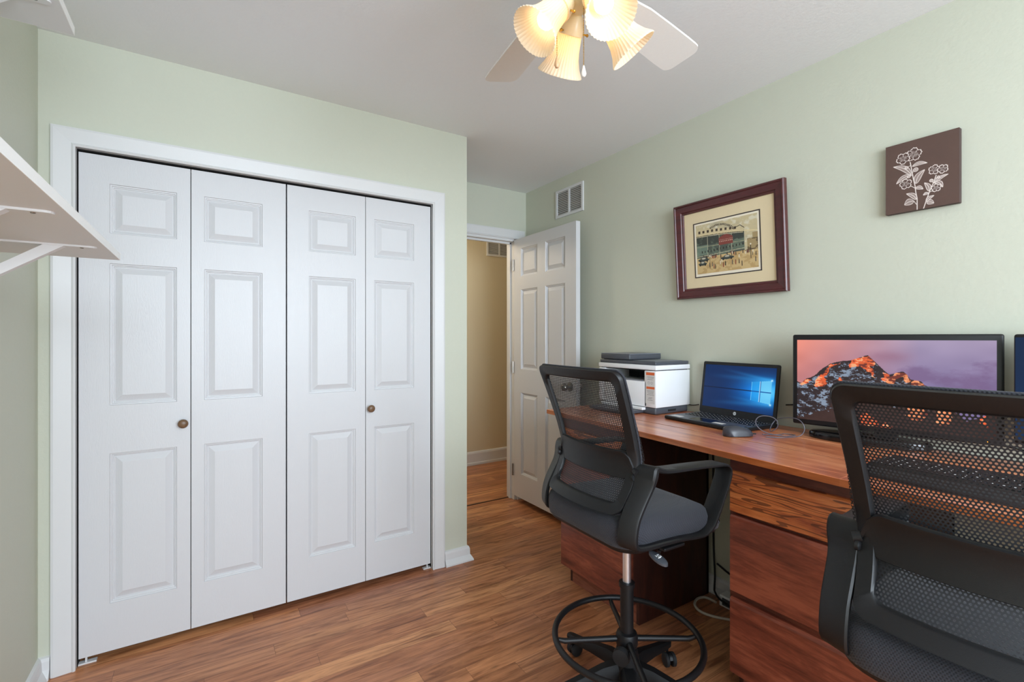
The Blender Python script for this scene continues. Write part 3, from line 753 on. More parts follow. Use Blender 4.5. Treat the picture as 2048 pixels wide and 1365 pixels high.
def paint_mountain():
    nx, ny = 460, 264; S, T = grid_ST(nx, ny)
    f = fbm(nx, ny, 6, 2, 6); g = fbm(nx, ny, 24, 9, 4); h = fbm(nx, ny, 4, 14, 6)
    # evening sky
    wl = np.array((238, 142, 122.)); wr = np.array((168, 152, 182.)); lo = np.array((186, 122, 128.)); lr = np.array((120, 106, 150.))
    s = np.clip(S * 1.5, 0, 1)[..., None]; t = np.clip(T * 1.6, 0, 1)[..., None]
    img = (wl * (1 - s) + wr * s) * (1 - t) + (lo * (1 - s) + lr * s) * t
    st = fbm(nx, ny, 3, 40, 5)
    blend(img, np.clip((st - .5) * 4, 0, 1), (246, 168, 140), .0)
    img[:] = img + ((noise2(nx, ny, 9, 77)[:, :] - .5) * 12)[..., None]
    cl = np.clip((f - .5 + .35 * np.exp(-((T - .38) / .16) ** 2) * (S > .48) - .10) * 5, 0, 1) * (S > .45)
    blend(img, cl * (T > .2), (118, 92, 132), .7)
    cl2 = np.exp(-(((S - .50) / .1) ** 2 + ((T - .19) / .06) ** 2)); blend(img, np.clip(cl2 * 1.5 * (f + .2), 0, 1), (150, 104, 128), .7)
    # the mountain
    xs = [p[0] for p in RIDGE]; ys = [p[1] for p in RIDGE]
    rg = np.interp(np.linspace(0, 1, nx), xs, ys)[None, :] + (g[5:6, :] - .5) * .028
    mt = T > rg
    dn = T - rg
    rock = np.array((50, 38, 40.)); img2 = np.ones_like(img) * rock
    img2 *= (0.65 + 0.8 * g)[..., None]
    wx = S + (h - .5) * .10; wy = T + (f - .5) * .10
    def rid(c, sd, kx, ky):
        u = (wx * kx + wy * ky); v = (wx * ky - wy * kx)
        n1 = noise2(nx, ny, c, sd)
        return np.abs(np.sin(u * c + 6 * n1)) + .5 * np.abs(np.sin(v * c * 2.3 + 5 * n1))
    gr = 1.0 - rid(38, 50, 1.0, -.8) * .55 - rid(70, 61, 1.1, .6) * .35
    fine = noise2(nx, ny, 90, 8) - .5
    snow = (gr + (g - .5) * 2.6 + fine * .5 > .36) & (dn > .015)
    lowleft = T > .98 - .55 * np.clip(S * 1.6 - .05, 0, .5) + (g - .5) * .2
    img2[snow & ~lowleft] = (98, 112, 134)
    img2[snow & ~lowleft & (g + fine * .3 > .54)] = (134, 148, 168)
    img2[lowleft] = (img2[lowleft] * .3 + np.array((66, 42, 36)) * .7)
    Sj = S + (g - .5) * .045; Tj = T + (f - .5) * .05 + (noise2(nx, ny, 60, 5) - .5) * .02
    for i, p in enumerate(LIT):
        m = inpoly(Sj, Tj, p)
        c = np.array((222, 96, 52.)) if i not in (5, 6, 9, 10) else np.array((232, 140, 92.))
        img2[m] = c * (0.72 + 0.6 * g[m])[:, None]
        img2[m & (g + fine * .4 > .62)] = (244, 170, 122)
        img2[m & (g + fine * .3 < .36)] = (116, 52, 42)
    img[mt] = img2[mt]
    return img
def paint_blue():
    nx, ny = 300, 170; S, T = grid_ST(nx, ny)
    img = col3((0, 38, 88), S.shape)
    g = np.exp(-(((S - .86) / .34) ** 2 + ((T - .53) / .30) ** 2))
    blend(img, np.clip(g * 1.25, 0, 1), (0, 128, 228), .97)
    g = np.exp(-(((S - .92) / .14) ** 2 + ((T - .53) / .2) ** 2)); blend(img, g, (110, 216, 255), .85)
    for (x0, y0, x1, y1, w_) in ((.95, .27, .25, .08, .02), (.95, .27, .05, .25, .03), (.95, .78, .10, .88, .03), (.95, .78, .35, .70, .02), (.95, .30, .5, .36, .03)):
        d = dseg(S, T, (x0, y0), (x1, y1), .6); k = np.clip((S - x1) / (x0 - x1), 0, 1)
        blend(img, np.exp(-(d / w_) ** 2) * k * .6, (60, 170, 240), .8)
    def edgey(x): return .33 - (x - .70) * .22, .73 + (x - .70) * .18
    yt, yb = .33 - (S - .70) * .22, .73 + (S - .70) * .18
    inside = (S > .70) & (S < .955) & (T > yt) & (T < yb)
    blend(img, inside, (40, 168, 240), .55); blend(img, inside & (S > .82), (150, 226, 252), .55)
    edge = (np.abs(S - .70) < .003) & (T > yt) & (T < yb)
    blend(img, edge, (120, 210, 250), .8)
    blend(img, inside & ((np.abs(S - .815) < .006) | (np.abs(T - .53) < .012)), (4, 70, 150), .8)
    blend(img, inside & (np.abs(S - .807) < .003), (190, 236, 255))
    blend(img, (S < .70) & (np.abs(T - .53) < .012), (0, 18, 52), .8)
    for y in (.27, .785): blend(img, np.exp(-(np.hypot(S - .955, (T - y) * .6) / .012) ** 2), (220, 245, 255))
    return img

# ------------------------------------------------------------------ pictures on the right wall
cv = thing('canvas_art', (XR, .644, 1.739), 'small square brown canvas with white line drawn flowers', 'wall art')
finish(G().rbox(2.139, 2.1615, .540, .748, 1.739, 1.993, .002), 'canvas_block', plain('brown_canvas_edge', (70, 54, 50), 0.7), cv, True)
picture('flower_drawing', paint_flowers(), (2.1385, .7475, 1.9925), (0, -.207, 0), (0, 0, -.253), attr_mat('canvas_inks', 0), cv)
fp = thing('framed_print', (XR - .01, 1.392, 1.487), 'large dark cherry framed print with cream mat hanging on the green wall', 'framed picture')
LA = math.radians(3.6)
def fm(a, b, d):
    return (2.156 - b * math.sin(LA) - d * math.cos(LA), 1.682 - a, 1.487 + b * math.cos(LA) - d * math.sin(LA))
FW, FH = .579, .492
def frame_ring(prof, w_, h_, ox=0, oz=0):
    rings = []
    for o, d in prof:
        rings.append([fm(ox + o, oz + o, d), fm(ox + w_ - o, oz + o, d), fm(ox + w_ - o, oz + h_ - o, d), fm(ox + o, oz + h_ - o, d)])
    g = G(); n = len(rings)
    vs = [p for r_ in rings for p in r_]
    fs = []
    for i in range(n):
        a, b = i * 4, ((i + 1) % n) * 4
        for k in range(4): fs.append((a + k, a + (k + 1) % 4, b + (k + 1) % 4, b + k))
    return g.add(vs, fs)
finish(frame_ring([(0, 0), (0, .022), (.004, .027), (.010, .027), (.013, .023), (.040, .019), (.043, .014), (.050, .014), (.053, .008), (.053, 0)], FW, FH), 'frame', M['frame'], fp, True)
g = G(); ring = [fm(.05, .05, .006), fm(FW - .05, .05, .006), fm(FW - .05, FH - .05, .006), fm(.05, FH - .05, .006)]
g.add(ring, [(0, 1, 2, 3)]); g.add([fm(.02, .02, .001), fm(FW - .02, .02, .001), fm(FW - .02, FH - .02, .001), fm(.02, FH - .02, .001)], [(0, 1, 2, 3)])
finish(g, 'mat_board', M['mat'], fp, True)
a0, a1, b0, b1 = .107, .461, .104, .384
finish(frame_ring([(0, .0062), (0, .0075), (.005, .0075), (.005, .0062)], a1 - a0, b1 - b0, a0, b0), 'mat_line', M['matblack'], fp, True)
g = G(); g.add([fm(a0 + .004, b0 + .004, .0066), fm(a1 - .004, b0 + .004, .0066), fm(a1 - .004, b1 - .004, .0066), fm(a0 + .004, b1 - .004, .0066)], [(0, 1, 2, 3)])
finish(g, 'print_paper', M['paper'], fp, True)
P0 = Vector(fm(a0 + .015, b1 - .014, .0072)); P1 = Vector(fm(a1 - .014, b1 - .014, .0072)); P2 = Vector(fm(a0 + .015, b0 + .018, .0072))
picture('street_scene', paint_stadium(), P0, P1 - P0, P2 - P0, attr_mat('print_inks', 0), fp)

# ------------------------------------------------------------------ ceiling fan with light kit
FX, FY = .806, .938
fan = thing('ceiling_fan', (FX, FY, 2.44), 'white ceiling fan with four lit ribbed glass shades', 'ceiling fan')
finish(G().lathe([(.0, .0), (.075, 0), (.075, .02), (.05, .05), (.05, .06), (.115, .085), (.125, .12), (.125, .19), (.10, .225), (.06, .232), (.0, .232)], 40, (FX, FY, 2.44), (0, 0, -1)), 'motor_housing', M['fanwhite'], fan, True, smooth=True)
finish(G().lathe([(.0, .0), (.052, 0), (.060, .012), (.060, .040), (.052, .060), (.034, .078), (.012, .088), (.0, .089)], 36, (FX, FY, 2.210), (0, 0, -1)), 'light_fitter', M['cream'], fan, True, smooth=True)
for k in range(5):
    a = math.radians(9.5 + 72 * k)
    u = Vector((math.cos(a), math.sin(a), 0)); q = Vector((-math.sin(a), math.cos(a), 0)); pit = math.radians(-11)
    def bp_(r_, s_, dz): return Vector((FX, FY, 2.203)) + u * r_ + q * (s_ * math.cos(pit)) + Vector((0, 0, s_ * math.sin(pit) + dz))
    out = []
    for r_, h in ((.175, .045), (.25, .056), (.35, .060), (.45, .063), (.50, .0635)): out.append((r_, h))
    tip = [(.505 + .028 * math.sin(t), .0635 - .028 * (1 - math.cos(t))) for t in [PI / 2 * j / 5 for j in range(1, 6)]]
    up = out + tip
    pts = [(r_, h) for r_, h in up] + [(r_, -h) for r_, h in reversed(up)]
    g = G(); n = len(pts)
    vs = [bp_(r_, s_, .003) for r_, s_ in pts] + [bp_(r_, s_, -.003) for r_, s_ in pts]
    g.add(vs, [tuple(range(n)), tuple(range(2 * n - 1, n - 1, -1))] + [(i, i + n, (i + 1) % n + n, (i + 1) % n) for i in range(n)])
    bl = finish(g, 'fan_blade', M['fanwhite'], fan, True)
    g = G()
    g.loft([[bp_(.09, -.012, .006), bp_(.09, .012, .006), bp_(.09, .012, .012), bp_(.09, -.012, .012)],
            [bp_(.17, -.012, .0035), bp_(.17, .012, .0035), bp_(.17, .012, .008), bp_(.17, -.012, .008)],
            [bp_(.21, -.035, .0033), bp_(.21, .035, .0033), bp_(.21, .035, .006), bp_(.21, -.035, .006)]])
    finish(g, 'blade_iron', M['fanwhite'], bl, True)
for k, adeg in enumerate((170, 77, -23, -103)):
    a = math.radians(adeg); el = math.radians(50)
    ax = Vector((math.cos(a) * math.cos(el), math.sin(a) * math.cos(el), -math.sin(el)))
    nk = Vector((FX + .008 + .066 * math.cos(a), FY - .005 + .066 * math.sin(a), 2.118))
    g = G().lathe([(.0, -.035), (.020, -.034), (.030, -.020), (.036, .0), (.037, .014), (.033, .015), (.0, .015)], 28, nk, ax)
    soc = finish(g, 'shade_holder', M['cream'], fan, True, smooth=True)
    u = ax.orthogonal().normalized()
    for j in range(3):
        g = G(); d = Matrix.Rotation(2 * PI * j / 3 + .5, 3, ax) @ u
        g.tube([nk + ax * .007 + d * .034, nk + ax * .007 + d * .046], .0025, 8); g.sphere(nk + ax * .007 + d * .047, .0042, n=8, m=6)
        finish(g, 'brass_screw', M['brass'], soc, True)
    outp = [(.031, .004), (.033, .012), (.035, .03), (.0375, .05), (.042, .07), (.050, .09), (.058, .103), (.0625, .110)]
    inp = [(r_ - .0022, d) for r_, d in reversed(outp)]
    finish(G().lathe(outp + [(.0622, .1125)] + inp, 120, nk, ax, ribs=40, amp=.02, cap=False), 'glass_shade', M['shade'], fan, True, smooth=True)
    finish(G().lathe([(.0, .014), (.012, .015), (.013, .03), (.020, .045), (.0235, .058), (.021, .070), (.012, .079), (.0, .081)], 20, nk, ax), 'light_bulb', M['bulb'], fan, True, smooth=True)
def chain(x, y, z0, z1, rb, fob, pts=None):
    g = G(); n = int((z0 - z1) / .0042)
    for i in range(n): g.sphere((x, y, z0 - (i + .5) * (z0 - z1) / n), rb, n=6, m=4)
    c = finish(g, 'pull_chain', M['brass'], fan, True, smooth=True)
    finish(G().lathe([(.0, 0), (.002, 0), (.0035, .006), (.0062, .017), (.0066, .022), (.004, .0275), (.0, .029)], 14, (x, y, z1), (0, 0, -1)), 'chain_fob', fob, c, True, smooth=True)
chain(.738, .943, 2.14, 1.985, .0013, plain('tan_wood_fob', (200, 160, 120), .4))
chain(.795, .908, 2.13, 1.963, .0016, plain('white_fob', (236, 230, 224), .35))

# ------------------------------------------------------------------ desk: base cabinets and one long top
def xf(y): return 1.472 + max(0.0, y - .62) * (.083 / 1.455) + min(.02, max(0.0, .62 - y) * .035)
dt = thing('desk_top', (1.8, .76, .871), 'long red-stained plank desk top across the cabinets', 'desk')
g = G(); ya, yb = 2.075, -.75
def board(p):
    n = len(p); z0, z1, c = .871, .893, .0015
    g.add([(x, y, z0) for x, y in p] + [(x, y, z1 - c) for x, y in p], [(3, 2, 1, 0)] + [(i, (i + 1) % 4, (i + 1) % 4 + 4, i + 4) for i in range(4)])
    cx = sum(x for x, y in p) / 4; cy = sum(y for x, y in p) / 4
    top = [(x + (c if x < cx else -c), y + (c if y < cy else -c), z1) for x, y in p]
    g.add([(x, y, z1 - c) for x, y in p] + top, [(4, 5, 6, 7)] + [(i, (i + 1) % 4, (i + 1) % 4 + 4, i + 4) for i in range(4)])
board([(xf(ya), ya), (xf(.62), .62), (1.7158, .62), (1.7158, ya)])
board([(xf(.62), .6197), (xf(.05), .05), (1.7158, .05), (1.7158, .6197)])
board([(xf(.05), .0497), (xf(yb), yb), (1.7158, yb), (1.7158, .0497)])
board([(1.7222, ya), (1.7222, yb), (1.9380, yb), (1.9380, ya)])
board([(1.9415, ya), (1.9415, yb), (2.150, yb), (2.150, ya)])
finish(g, 'planks', M['desk'], dt, True)
finish(G().box(1.7158, 1.7222, yb, ya, .8712, .8922), 'joint_shade_strip', M['joint_shade'], dt, True)  # dark strip painting the shadow in the groove between the boards
g = G()
for a, b in ((ya, .62), (.62, 0.05), (0.05, yb)):
    g.add([(xf(a) - .0012, a, .8715), (xf(b) - .0012, b, .8715), (xf(b) - .0012, b, .8915), (xf(a) - .0012, a, .8915), (xf(a) + .001, a, .8715), (xf(b) + .001, b, .8715), (xf(b) + .001, b, .8915), (xf(a) + .001, a, .8915)],
          [(0, 1, 2, 3), (4, 7, 6, 5), (0, 4, 5, 1), (2, 6, 7, 3), (0, 3, 7, 4), (1, 5, 6, 2)])
finish(g, 'front_edge', M['desk_edge'], dt, True)
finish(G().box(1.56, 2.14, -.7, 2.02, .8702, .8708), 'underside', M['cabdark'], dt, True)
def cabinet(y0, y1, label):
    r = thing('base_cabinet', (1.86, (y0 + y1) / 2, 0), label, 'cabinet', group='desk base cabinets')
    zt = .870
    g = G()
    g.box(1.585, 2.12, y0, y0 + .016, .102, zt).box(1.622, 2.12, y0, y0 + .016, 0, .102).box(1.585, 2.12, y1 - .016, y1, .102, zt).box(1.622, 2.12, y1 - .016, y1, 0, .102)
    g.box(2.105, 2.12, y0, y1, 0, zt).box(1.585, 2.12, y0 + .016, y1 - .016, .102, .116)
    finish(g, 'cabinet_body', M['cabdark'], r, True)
    g = G().box(1.567, 1.585, y0, y0 + .038, .102, zt).box(1.567, 1.585, y1 - .038, y1, .102, zt)
    for a, b in ((.816 - .006, zt), (.655, .680), (.368, .400), (.102, .125)): g.box(1.567, 1.585, y0 + .038, y1 - .038, a, b)
    finish(g, 'face_frame', M['rail_shaded'], r, True)
    finish(G().box(1.622, 1.636, y0 + .016, y1 - .016, 0, .102), 'toe_kick', M['kick'], r, True)
    for i, (a, b) in enumerate(((.674, .816), (.395, .662), (.109, .374))):
        g = G(); yy0, yy1 = y0 + .010, y1 - .010
        # slab drawer front with an eased top edge
        prof = [(1.567, a), (1.552, a), (1.549, a + .003), (1.549, b - .014), (1.551, b - .006), (1.556, b - .001), (1.567, b)]
        g.prism(prof, yy0, yy1, 'y')
        d = finish(g, 'drawer', M['oak'] if i == 0 else M['cab'], r, True)
        if i == 0: d['label'] = 'stained oak top drawer with bold dark grain'
    return r
cabinet(.548, 1.008, 'drawer base cabinet under the desk between the two chairs')
cabinet(1.482, 1.955, 'drawer base cabinet under the far end of the desk near the door')
cabinet(-.70, -.24, 'drawer base cabinet under the near end of the desk beyond the second chair')

# ------------------------------------------------------------------ printer
pr = thing('printer', (2.01, 1.815, .893), 'white and dark grey multifunction printer with orange-banded sticker', 'printer')
g = G()
# body with the output slot: built as walls around the opening
PY0, PY1, PX0, PX1 = 1.613, 2.022, 1.885, 2.150
g.rbox(PX0, PX1, PY0, PY0 + .075, .929, 1.114, .004).rbox(PX0, PX1, PY1 - .05, PY1, .929, 1.114, .004).rbox(PX0, PX1, PY0 + .06, PY1 - .04, .929, 1.058, .003)
g.box(PX0 + .20, PX1 - .004, PY0 + .07, PY1 - .045, 1.05, 1.112).rbox(PX0 - .002, PX1, PY0 - .001, PY1 + .001, 1.118, 1.142, .004)
finish(g, 'body', M['printer'], pr, True, smooth=True, angle=35)
finish(G().box(PX0 + .01, PX1 - .01, PY0 + .01, PY1 - .01, 1.112, 1.119).box(PX0 + .19, PX0 + .2, PY0 + .07, PY1 - .04, 1.056, 1.114), 'seam_gap', M['black_soft'], pr, True)
finish(G().rbox(PX0 + .006, PX1 - .006, PY0 + .008, PY1 - .008, .8935, .930, .008, 3), 'base', M['darkgrey'], pr, True, smooth=True, angle=35)
finish(G().box(PX0 + .10, PX0 + .16, PY0 + .0065, PY0 + .009, .905, .915), 'side_grip', M['black_soft'], pr, True)
g = G().rbox(1.770, PX0 + .01, 1.700, 1.975, .896, .912, .004)
finish(g, 'paper_tray', M['darkgrey'], pr, True)
finish(G().rbox(1.866, PX0 + .01, 1.685, 1.985, .912, .926, .003), 'tray_cover', M['printer'], pr, True)
finish(G().rbox(1.886, 1.893, PY0 + .085, PY1 - .06, 1.056, 1.064, .002), 'output_lip', M['grey'], pr, True)
g = G().rbox(PX0 + .002, PX1 - .004, PY0 + .004, PY1 - .006, 1.1425, 1.160, .005, 3)
finish(g, 'scanner_lid', M['darkgrey'], pr, True, smooth=True, angle=35)
finish(G().rbox(PX0 + .03, PX1 - .03, PY0 + .03, 1.79, 1.160, 1.1625, .001), 'document_tray', M['grey'], pr, True)
finish(G().rbox(PX0 + .006, PX1 - .008, 1.795, PY1 - .008, 1.163, 1.192, .006, 3).rbox(PX0 + .02, PX1 - .02, 1.83, PY1 - .02, 1.158, 1.165, .001), 'document_feeder', M['darkgrey'], pr, True, smooth=True, angle=35)
finish(G().rbox(PX0 + .007, PX1 - .009, 1.796, PY1 - .009, 1.1915, 1.1955, .0018), 'feeder_top', M['grey'], pr, True)
st = finish(G().box(PX0 - .0008, PX0, PY0 + .006, PY0 + .066, .948, 1.108), 'sticker', M['sticker'], pr, True)
for q in ((.062, 1.092, 1.106), (.060, 1.022, 1.034)): finish(G().box(PX0 - .0012, PX0 - .0008, PY0 + .008, PY0 + q[0], q[1], q[2]), 'orange_band', M['orange'], st, True)
g = G()
for z, a, b in ((1.083, .012, .056), (1.077, .014, .052), (1.070, .02, .054), (1.014, .012, .058), (1.007, .014, .055), (1.000, .016, .05), (.993, .012, .056), (.979, .022, .046), (.974, .026, .05), (.966, .02, .054)):
    g.box(PX0 - .0011, PX0 - .0008, PY0 + a, PY0 + b, z - .0008, z + .0008)
for cy_ in (.026, .045):
    g.lathe([(.0062, 0), (.0062, .0003), (.0052, .0003), (.0052, 0)], 18, (PX0 - .0008, PY0 + cy_, 1.053), (-1, 0, 0), cap=False)
finish(g, 'fine_print', M['ink'], st, True)

# ------------------------------------------------------------------ laptop
LY = -math.radians(5.2)
lt = thing('laptop', (1.853, 1.535, .893), 'open black laptop with a glowing blue screen', 'laptop', rotz=LY)
# local: x = depth away from the front edge, -y = to the right along the front
LD, LW = .258, .402
finish(G().rbox(0, LD, -LW, 0, .001, .017, .0045, 3), 'laptop_base', M['black'], lt, smooth=True, angle=35)
finish(G().box(.006, LD - .012, -LW + .006, -.006, .0171, .0176), 'palm_deck', M['darkgrey'], lt)
g = G()
for r_ in range(6):
    x0 = .112 + r_ * .0195; n = 17 if r_ else 12
    step = .372 / n
    for c in range(n):
        if r_ == 0 and 4 <= c <= 7:
            if c == 4: g.box(x0, x0 + .016, -.022 - 8 * step + .002, -.022 - 4 * step - .002, .0176, .0190)
            continue
        g.box(x0, x0 + .016, -.022 - (c + 1) * step + .002, -.022 - c * step - .002, .0176, .0190)
finish(g, 'keyboard', M['black'], lt)
r_ = random.Random(3); g = G()
for q in range(6):
    for c in range(16):
        x0 = .118 + q * .0195; y0 = -.034 - c * .0228
        g.box(x0, x0 + .004, y0 - .0035, y0, .0190, .0191)
finish(g, 'key_legends', M['whiteink'], lt)
finish(G().box(.022, .092, -.245, -.125, .0176, .0179), 'touchpad', M['black_gloss'], lt)
for y0, y1, x0, x1 in ((-.078, -.02, .018, .05), (-.30, -.248, .03, .058)):
    finish(G().box(x0, x1, y0, y1, .0176, .0180), 'sticker', M['sticker'], lt)
# lid leaning back from the hinge
TL = math.radians(8); hx = LD - .016
def lm(a, b, d): return (hx + b * math.sin(TL) - d * math.cos(TL), -a, .014 + b * math.cos(TL) + d * math.sin(TL))
def slab(a0, a1, b0, b1, d0, d1, r_=.008, n=6):
    pts = []
    for (cx, cz, st_) in ((a1 - r_, b1 - r_, 0), (a0 + r_, b1 - r_, 1), (a0 + r_, b0 + r_, 2), (a1 - r_, b0 + r_, 3)):
        for k in range(n + 1):
            t = PI / 2 * (st_ + k / n); pts.append((cx + r_ * math.cos(t), cz + r_ * math.sin(t)))
    g = G(); m = len(pts)
    g.add([lm(a, b, d0) for a, b in pts] + [lm(a, b, d1) for a, b in pts], [tuple(range(m)), tuple(range(2 * m - 1, m - 1, -1))] + [(i, i + m, (i + 1) % m + m, (i + 1) % m) for i in range(m)])
    return g
lid = finish(slab(0, LW, .004, .258, -.004, .004), 'screen_lid', M['black'], lt)
ma = attr_mat('laptop_display', 1.0)
P0 = Vector(lm(.014, .243, .0045)); P1 = Vector(lm(LW - .014, .243, .0045)); P2 = Vector(lm(.014, .036, .0045))
rm = root_matrix(lt)
picture('display', paint_blue(), rm @ P0, (rm @ P1) - (rm @ P0), (rm @ P2) - (rm @ P0), ma, lid)
g = G(); g.add([lm(LW / 2 + .0078 * math.cos(t), .020 + .0078 * math.sin(t), .0045) for t in [2 * PI * k / 24 for k in range(24)]], [tuple(range(24))])
lg = finish(g, 'maker_badge', plain('badge_silver', (214, 216, 220), .4), lid)
def text_mesh(name, s, size, mat, parent, frame):
    c = bpy.data.curves.new(name, 'FONT'); c.body = s; c.size = size; c.align_x = 'CENTER'; c.align_y = 'CENTER'; c.shear = 0.25
    o = bpy.data.objects.new(name + '_tmp', c)
    COL.objects.link(o)
    me = bpy.data.meshes.new_from_object(o)
    bpy.data.objects.remove(o)
    me.materials.clear(); me.materials.append(mat)
    for v in me.vertices: v.co = frame(v.co.x, v.co.y)
    p = bpy.data.objects.new(name, me); COL.objects.link(p); p.parent = parent
    return p
text_mesh('badge_letters', 'hp', .012, M['black'], lg, lambda x, y: lm(LW / 2 + x, .0205 + y, .0048))
finish(G().tube([(LD - .014, -.05, .0135), (LD - .014, -LW + .05, .0135)], .006, 10), 'hinge', M['black'], lt)

# ------------------------------------------------------------------ monitors
def monitor(loc, rz, w_, h_, zb, label, img, baseparts, bez=(.017, .017, .021, .021)):
    """local: x towards the wall, y to the left; screen in the plane x=0 facing -x"""
    r = thing('monitor', loc, label, 'monitor', rotz=rz)
    z0, z1 = zb, zb + h_
    hs = finish(G().rbox(0.0, .022, -w_ / 2, w_ / 2, z0, z1, .007, 3), 'housing', M['black'], r, smooth=True, angle=35)
    hb = finish(G().rbox(.02, .05, -w_ * .36, w_ * .36, z0 + .05, z1 - .05, .012, 2), 'rear_shell', M['black'], r)
    l, rr, t, b = bez
    P0 = Vector((-.0006, w_ / 2 - l, z1 - t)); P1 = Vector((-.0006, -w_ / 2 + rr, z1 - t)); P2 = Vector((-.0006, w_ / 2 - l, z0 + b))
    m_ = root_matrix(r)
    picture('display', img, m_ @ P0, (m_ @ P1) - (m_ @ P0), (m_ @ P2) - (m_ @ P0), attr_mat('monitor_display', 1.0), hs)
    g = G()
    # oval foot
    cx, cy, ax_, ay_ = baseparts
    rings = []
    for s_, z in ((.97, .0005), (1.0, .004), (1.0, .018), (.985, .024), (.95, .027)):
        rings.append([(cx + ax_ * s_ * math.cos(2 * PI * k / 48), cy + ay_ * s_ * math.sin(2 * PI * k / 48), z) for k in range(48)])
    g.loft(rings)
    finish(g, 'stand_foot', M['black_gloss'], r, smooth=True, angle=35)
    finish(G().rbox(.012, .030, -.035, .035, .02, z0 + .09, .004), 'stand_neck', M['black'], r)
    return r, hs
m1, hs1 = monitor((2.062, .722, .893), math.radians(11.6), .598, .358, .043, 'wide black monitor showing a snowy mountain at sunset', paint_mountain(), (.0, .055, .072, .185))
finish(G().rbox(-.0012, .0, -.262, -.258, .052, .055, .0004), 'power_light', emis('amber_light', (255, 150, 30), 4.0), hs1)
n2 = 60; im = col3((2, 34, 70), (34, n2)); S_, T_ = grid_ST(n2, 34); blend(im, np.clip(T_ - .35, 0, 1), (4, 52, 104), .6)
monitor((2.075, .13, .893), 0, .54, .335, .065, 'black monitor with a dark blue screen cut by the right photo edge', im, (.0, 0, .07, .13), (.004, .010, .010, .014))

# ------------------------------------------------------------------ keyboard on the desk
kb = thing('keyboard', (1.70, .40, .893), 'black full size keyboard with wrist rest in front of the mountain monitor', 'keyboard', rotz=-math.radians(1.5))
KY = .225
finish(G().rbox(-.055, .135, -KY, KY, .0005, .018, .006, 3), 'keyboard_body', M['black'], kb, smooth=True, angle=35)
finish(G().rbox(-.145, -.057, -KY, KY, .0005, .014, .006, 3), 'wrist_rest', M['black_soft'], kb, smooth=True, angle=35)
g = G(); g2 = G()
for q in range(6):
    x0 = -.048 + q * .0195 + (.008 if q == 5 else 0)
    for c in range(22):
        y0 = KY - .008 - c * .0196
        if y0 - .0165 < -KY + .006: continue
        if q == 0 and 4 <= c <= 9: 
            if c == 4: g.rbox(x0, x0 + .0165, y0 - .0196 * 5 - .0165, y0, .0175, .0235, .0015, 1)
            continue
        g.rbox(x0, x0 + .0165, y0 - .0165, y0, .0175, .0235, .0015, 1)
        g2.box(x0 + .008, x0 + .0125, y0 - .009, y0 - .005, .02352, .02362)
finish(g, 'keys', M['black'], kb); finish(g2, 'key_legends', M['whiteink'], kb)

# ------------------------------------------------------------------ mouse and cords
ms = thing('computer_mouse', (1.772, 1.108, .893), 'dark grey wired mouse in front of the laptop', 'mouse', rotz=math.radians(-28))
rings = []
L_ = .060
for i in range(13):
    t = -1 + 2 * i / 12.0; x = L_ * t
    hw = .0305 * (1 - abs(t) ** 4.5) ** .5 * (1 - .08 * t) + .001
    hh = (.037 * (1 - ((t + .25) / 1.3) ** 2) ** .7 if abs((t + .25) / 1.3) < 1 else 0) + .002
    ring = []
    for k in range(20):
        a = 2 * PI * k / 20; cy = math.cos(a); sz = math.sin(a)
        ring.append((x, hw * (abs(cy) ** .75) * (1 if cy > 0 else -1), .003 + (hh * (abs(sz) ** .8) if sz > 0 else -.0022 * abs(sz))))
    rings.append(ring)
mb = finish(G().loft(rings), 'mouse_body', plain('charcoal_mouse_shell', (54, 55, 62), 0.38), ms, smooth=True, angle=60)
finish(G().lathe([(.0, -.003), (.0075, -.003), (.0085, 0), (.0075, .003), (.0, .003)], 16, (.034, 0, .0275), (0, 1, 0)), 'scroll_wheel', M['black_soft'], ms, smooth=True)
finish(G().tube([(.058, 0, .008), (.075, .0, .0065)], .0026, 8), 'cord_relief', M['black_soft'], ms)
def cord(name, pts, r, mat, label, it=3, cat='cord'):
    o = finish(G().tube(smoothpath(pts, it), r, 8), name, mat, smooth=True)
    return tag(o, label, cat) if label else o
M['cordgrey'] = plain('grey_cord', (84, 82, 92), .4)
z = .8955
cord('mouse_cord', [(1.855, 1.056, z + .004), (1.89, 1.045, z), (1.93, 1.02, z), (1.95, 1.03, z), (1.965, 1.01, z), (1.965, .99, z), (1.95, .975, z + .003), (1.93, .985, z), (1.90, 1.0, z), (1.86, 1.055, z + .01), (1.845, 1.085, z + .045),
                    (1.875, 1.08, z + .075), (1.92, 1.04, z + .068), (1.93, 1.03, z + .03), (1.92, 1.06, z + .003), (1.97, 1.09, z + .01), (2.0, 1.086, .939), (1.98, 1.041, .955), (1.96, .992, .964), (1.96, .967, .960), (1.96, .950, .941), (1.96, .948, .918), (1.95, .959, .897), (1.91, .975, z), (1.87, .985, z), (1.835, 1.03, z)],
     .0017, M['cordgrey'], 'thin grey mouse cord coiled in loops beside the laptop')

pc = cord('power_cord', [(2.157, 1.64, .93), (2.150, 1.60, .925), (2.152, 1.56, .935)], .0022, M['black_soft'], None); pc.parent = pr; pc.data.transform(root_matrix(pr).inverted())
cord('display_cable', [(2.153, 1.12, .985), (2.156, 1.07, .992), (2.156, 1.02, 1.005), (2.15, .98, 1.03)], .0026, M['black_soft'], 'black cable on the wall between laptop and monitor')
cord('display_cable', [(2.157, .62, .945), (2.1575, .5, .94), (2.1575, .40, .93), (2.1575, .30, .915), (2.1575, .2, .90)], .0024, M['black_soft'], 'black cable drooping along the wall under the right monitor')
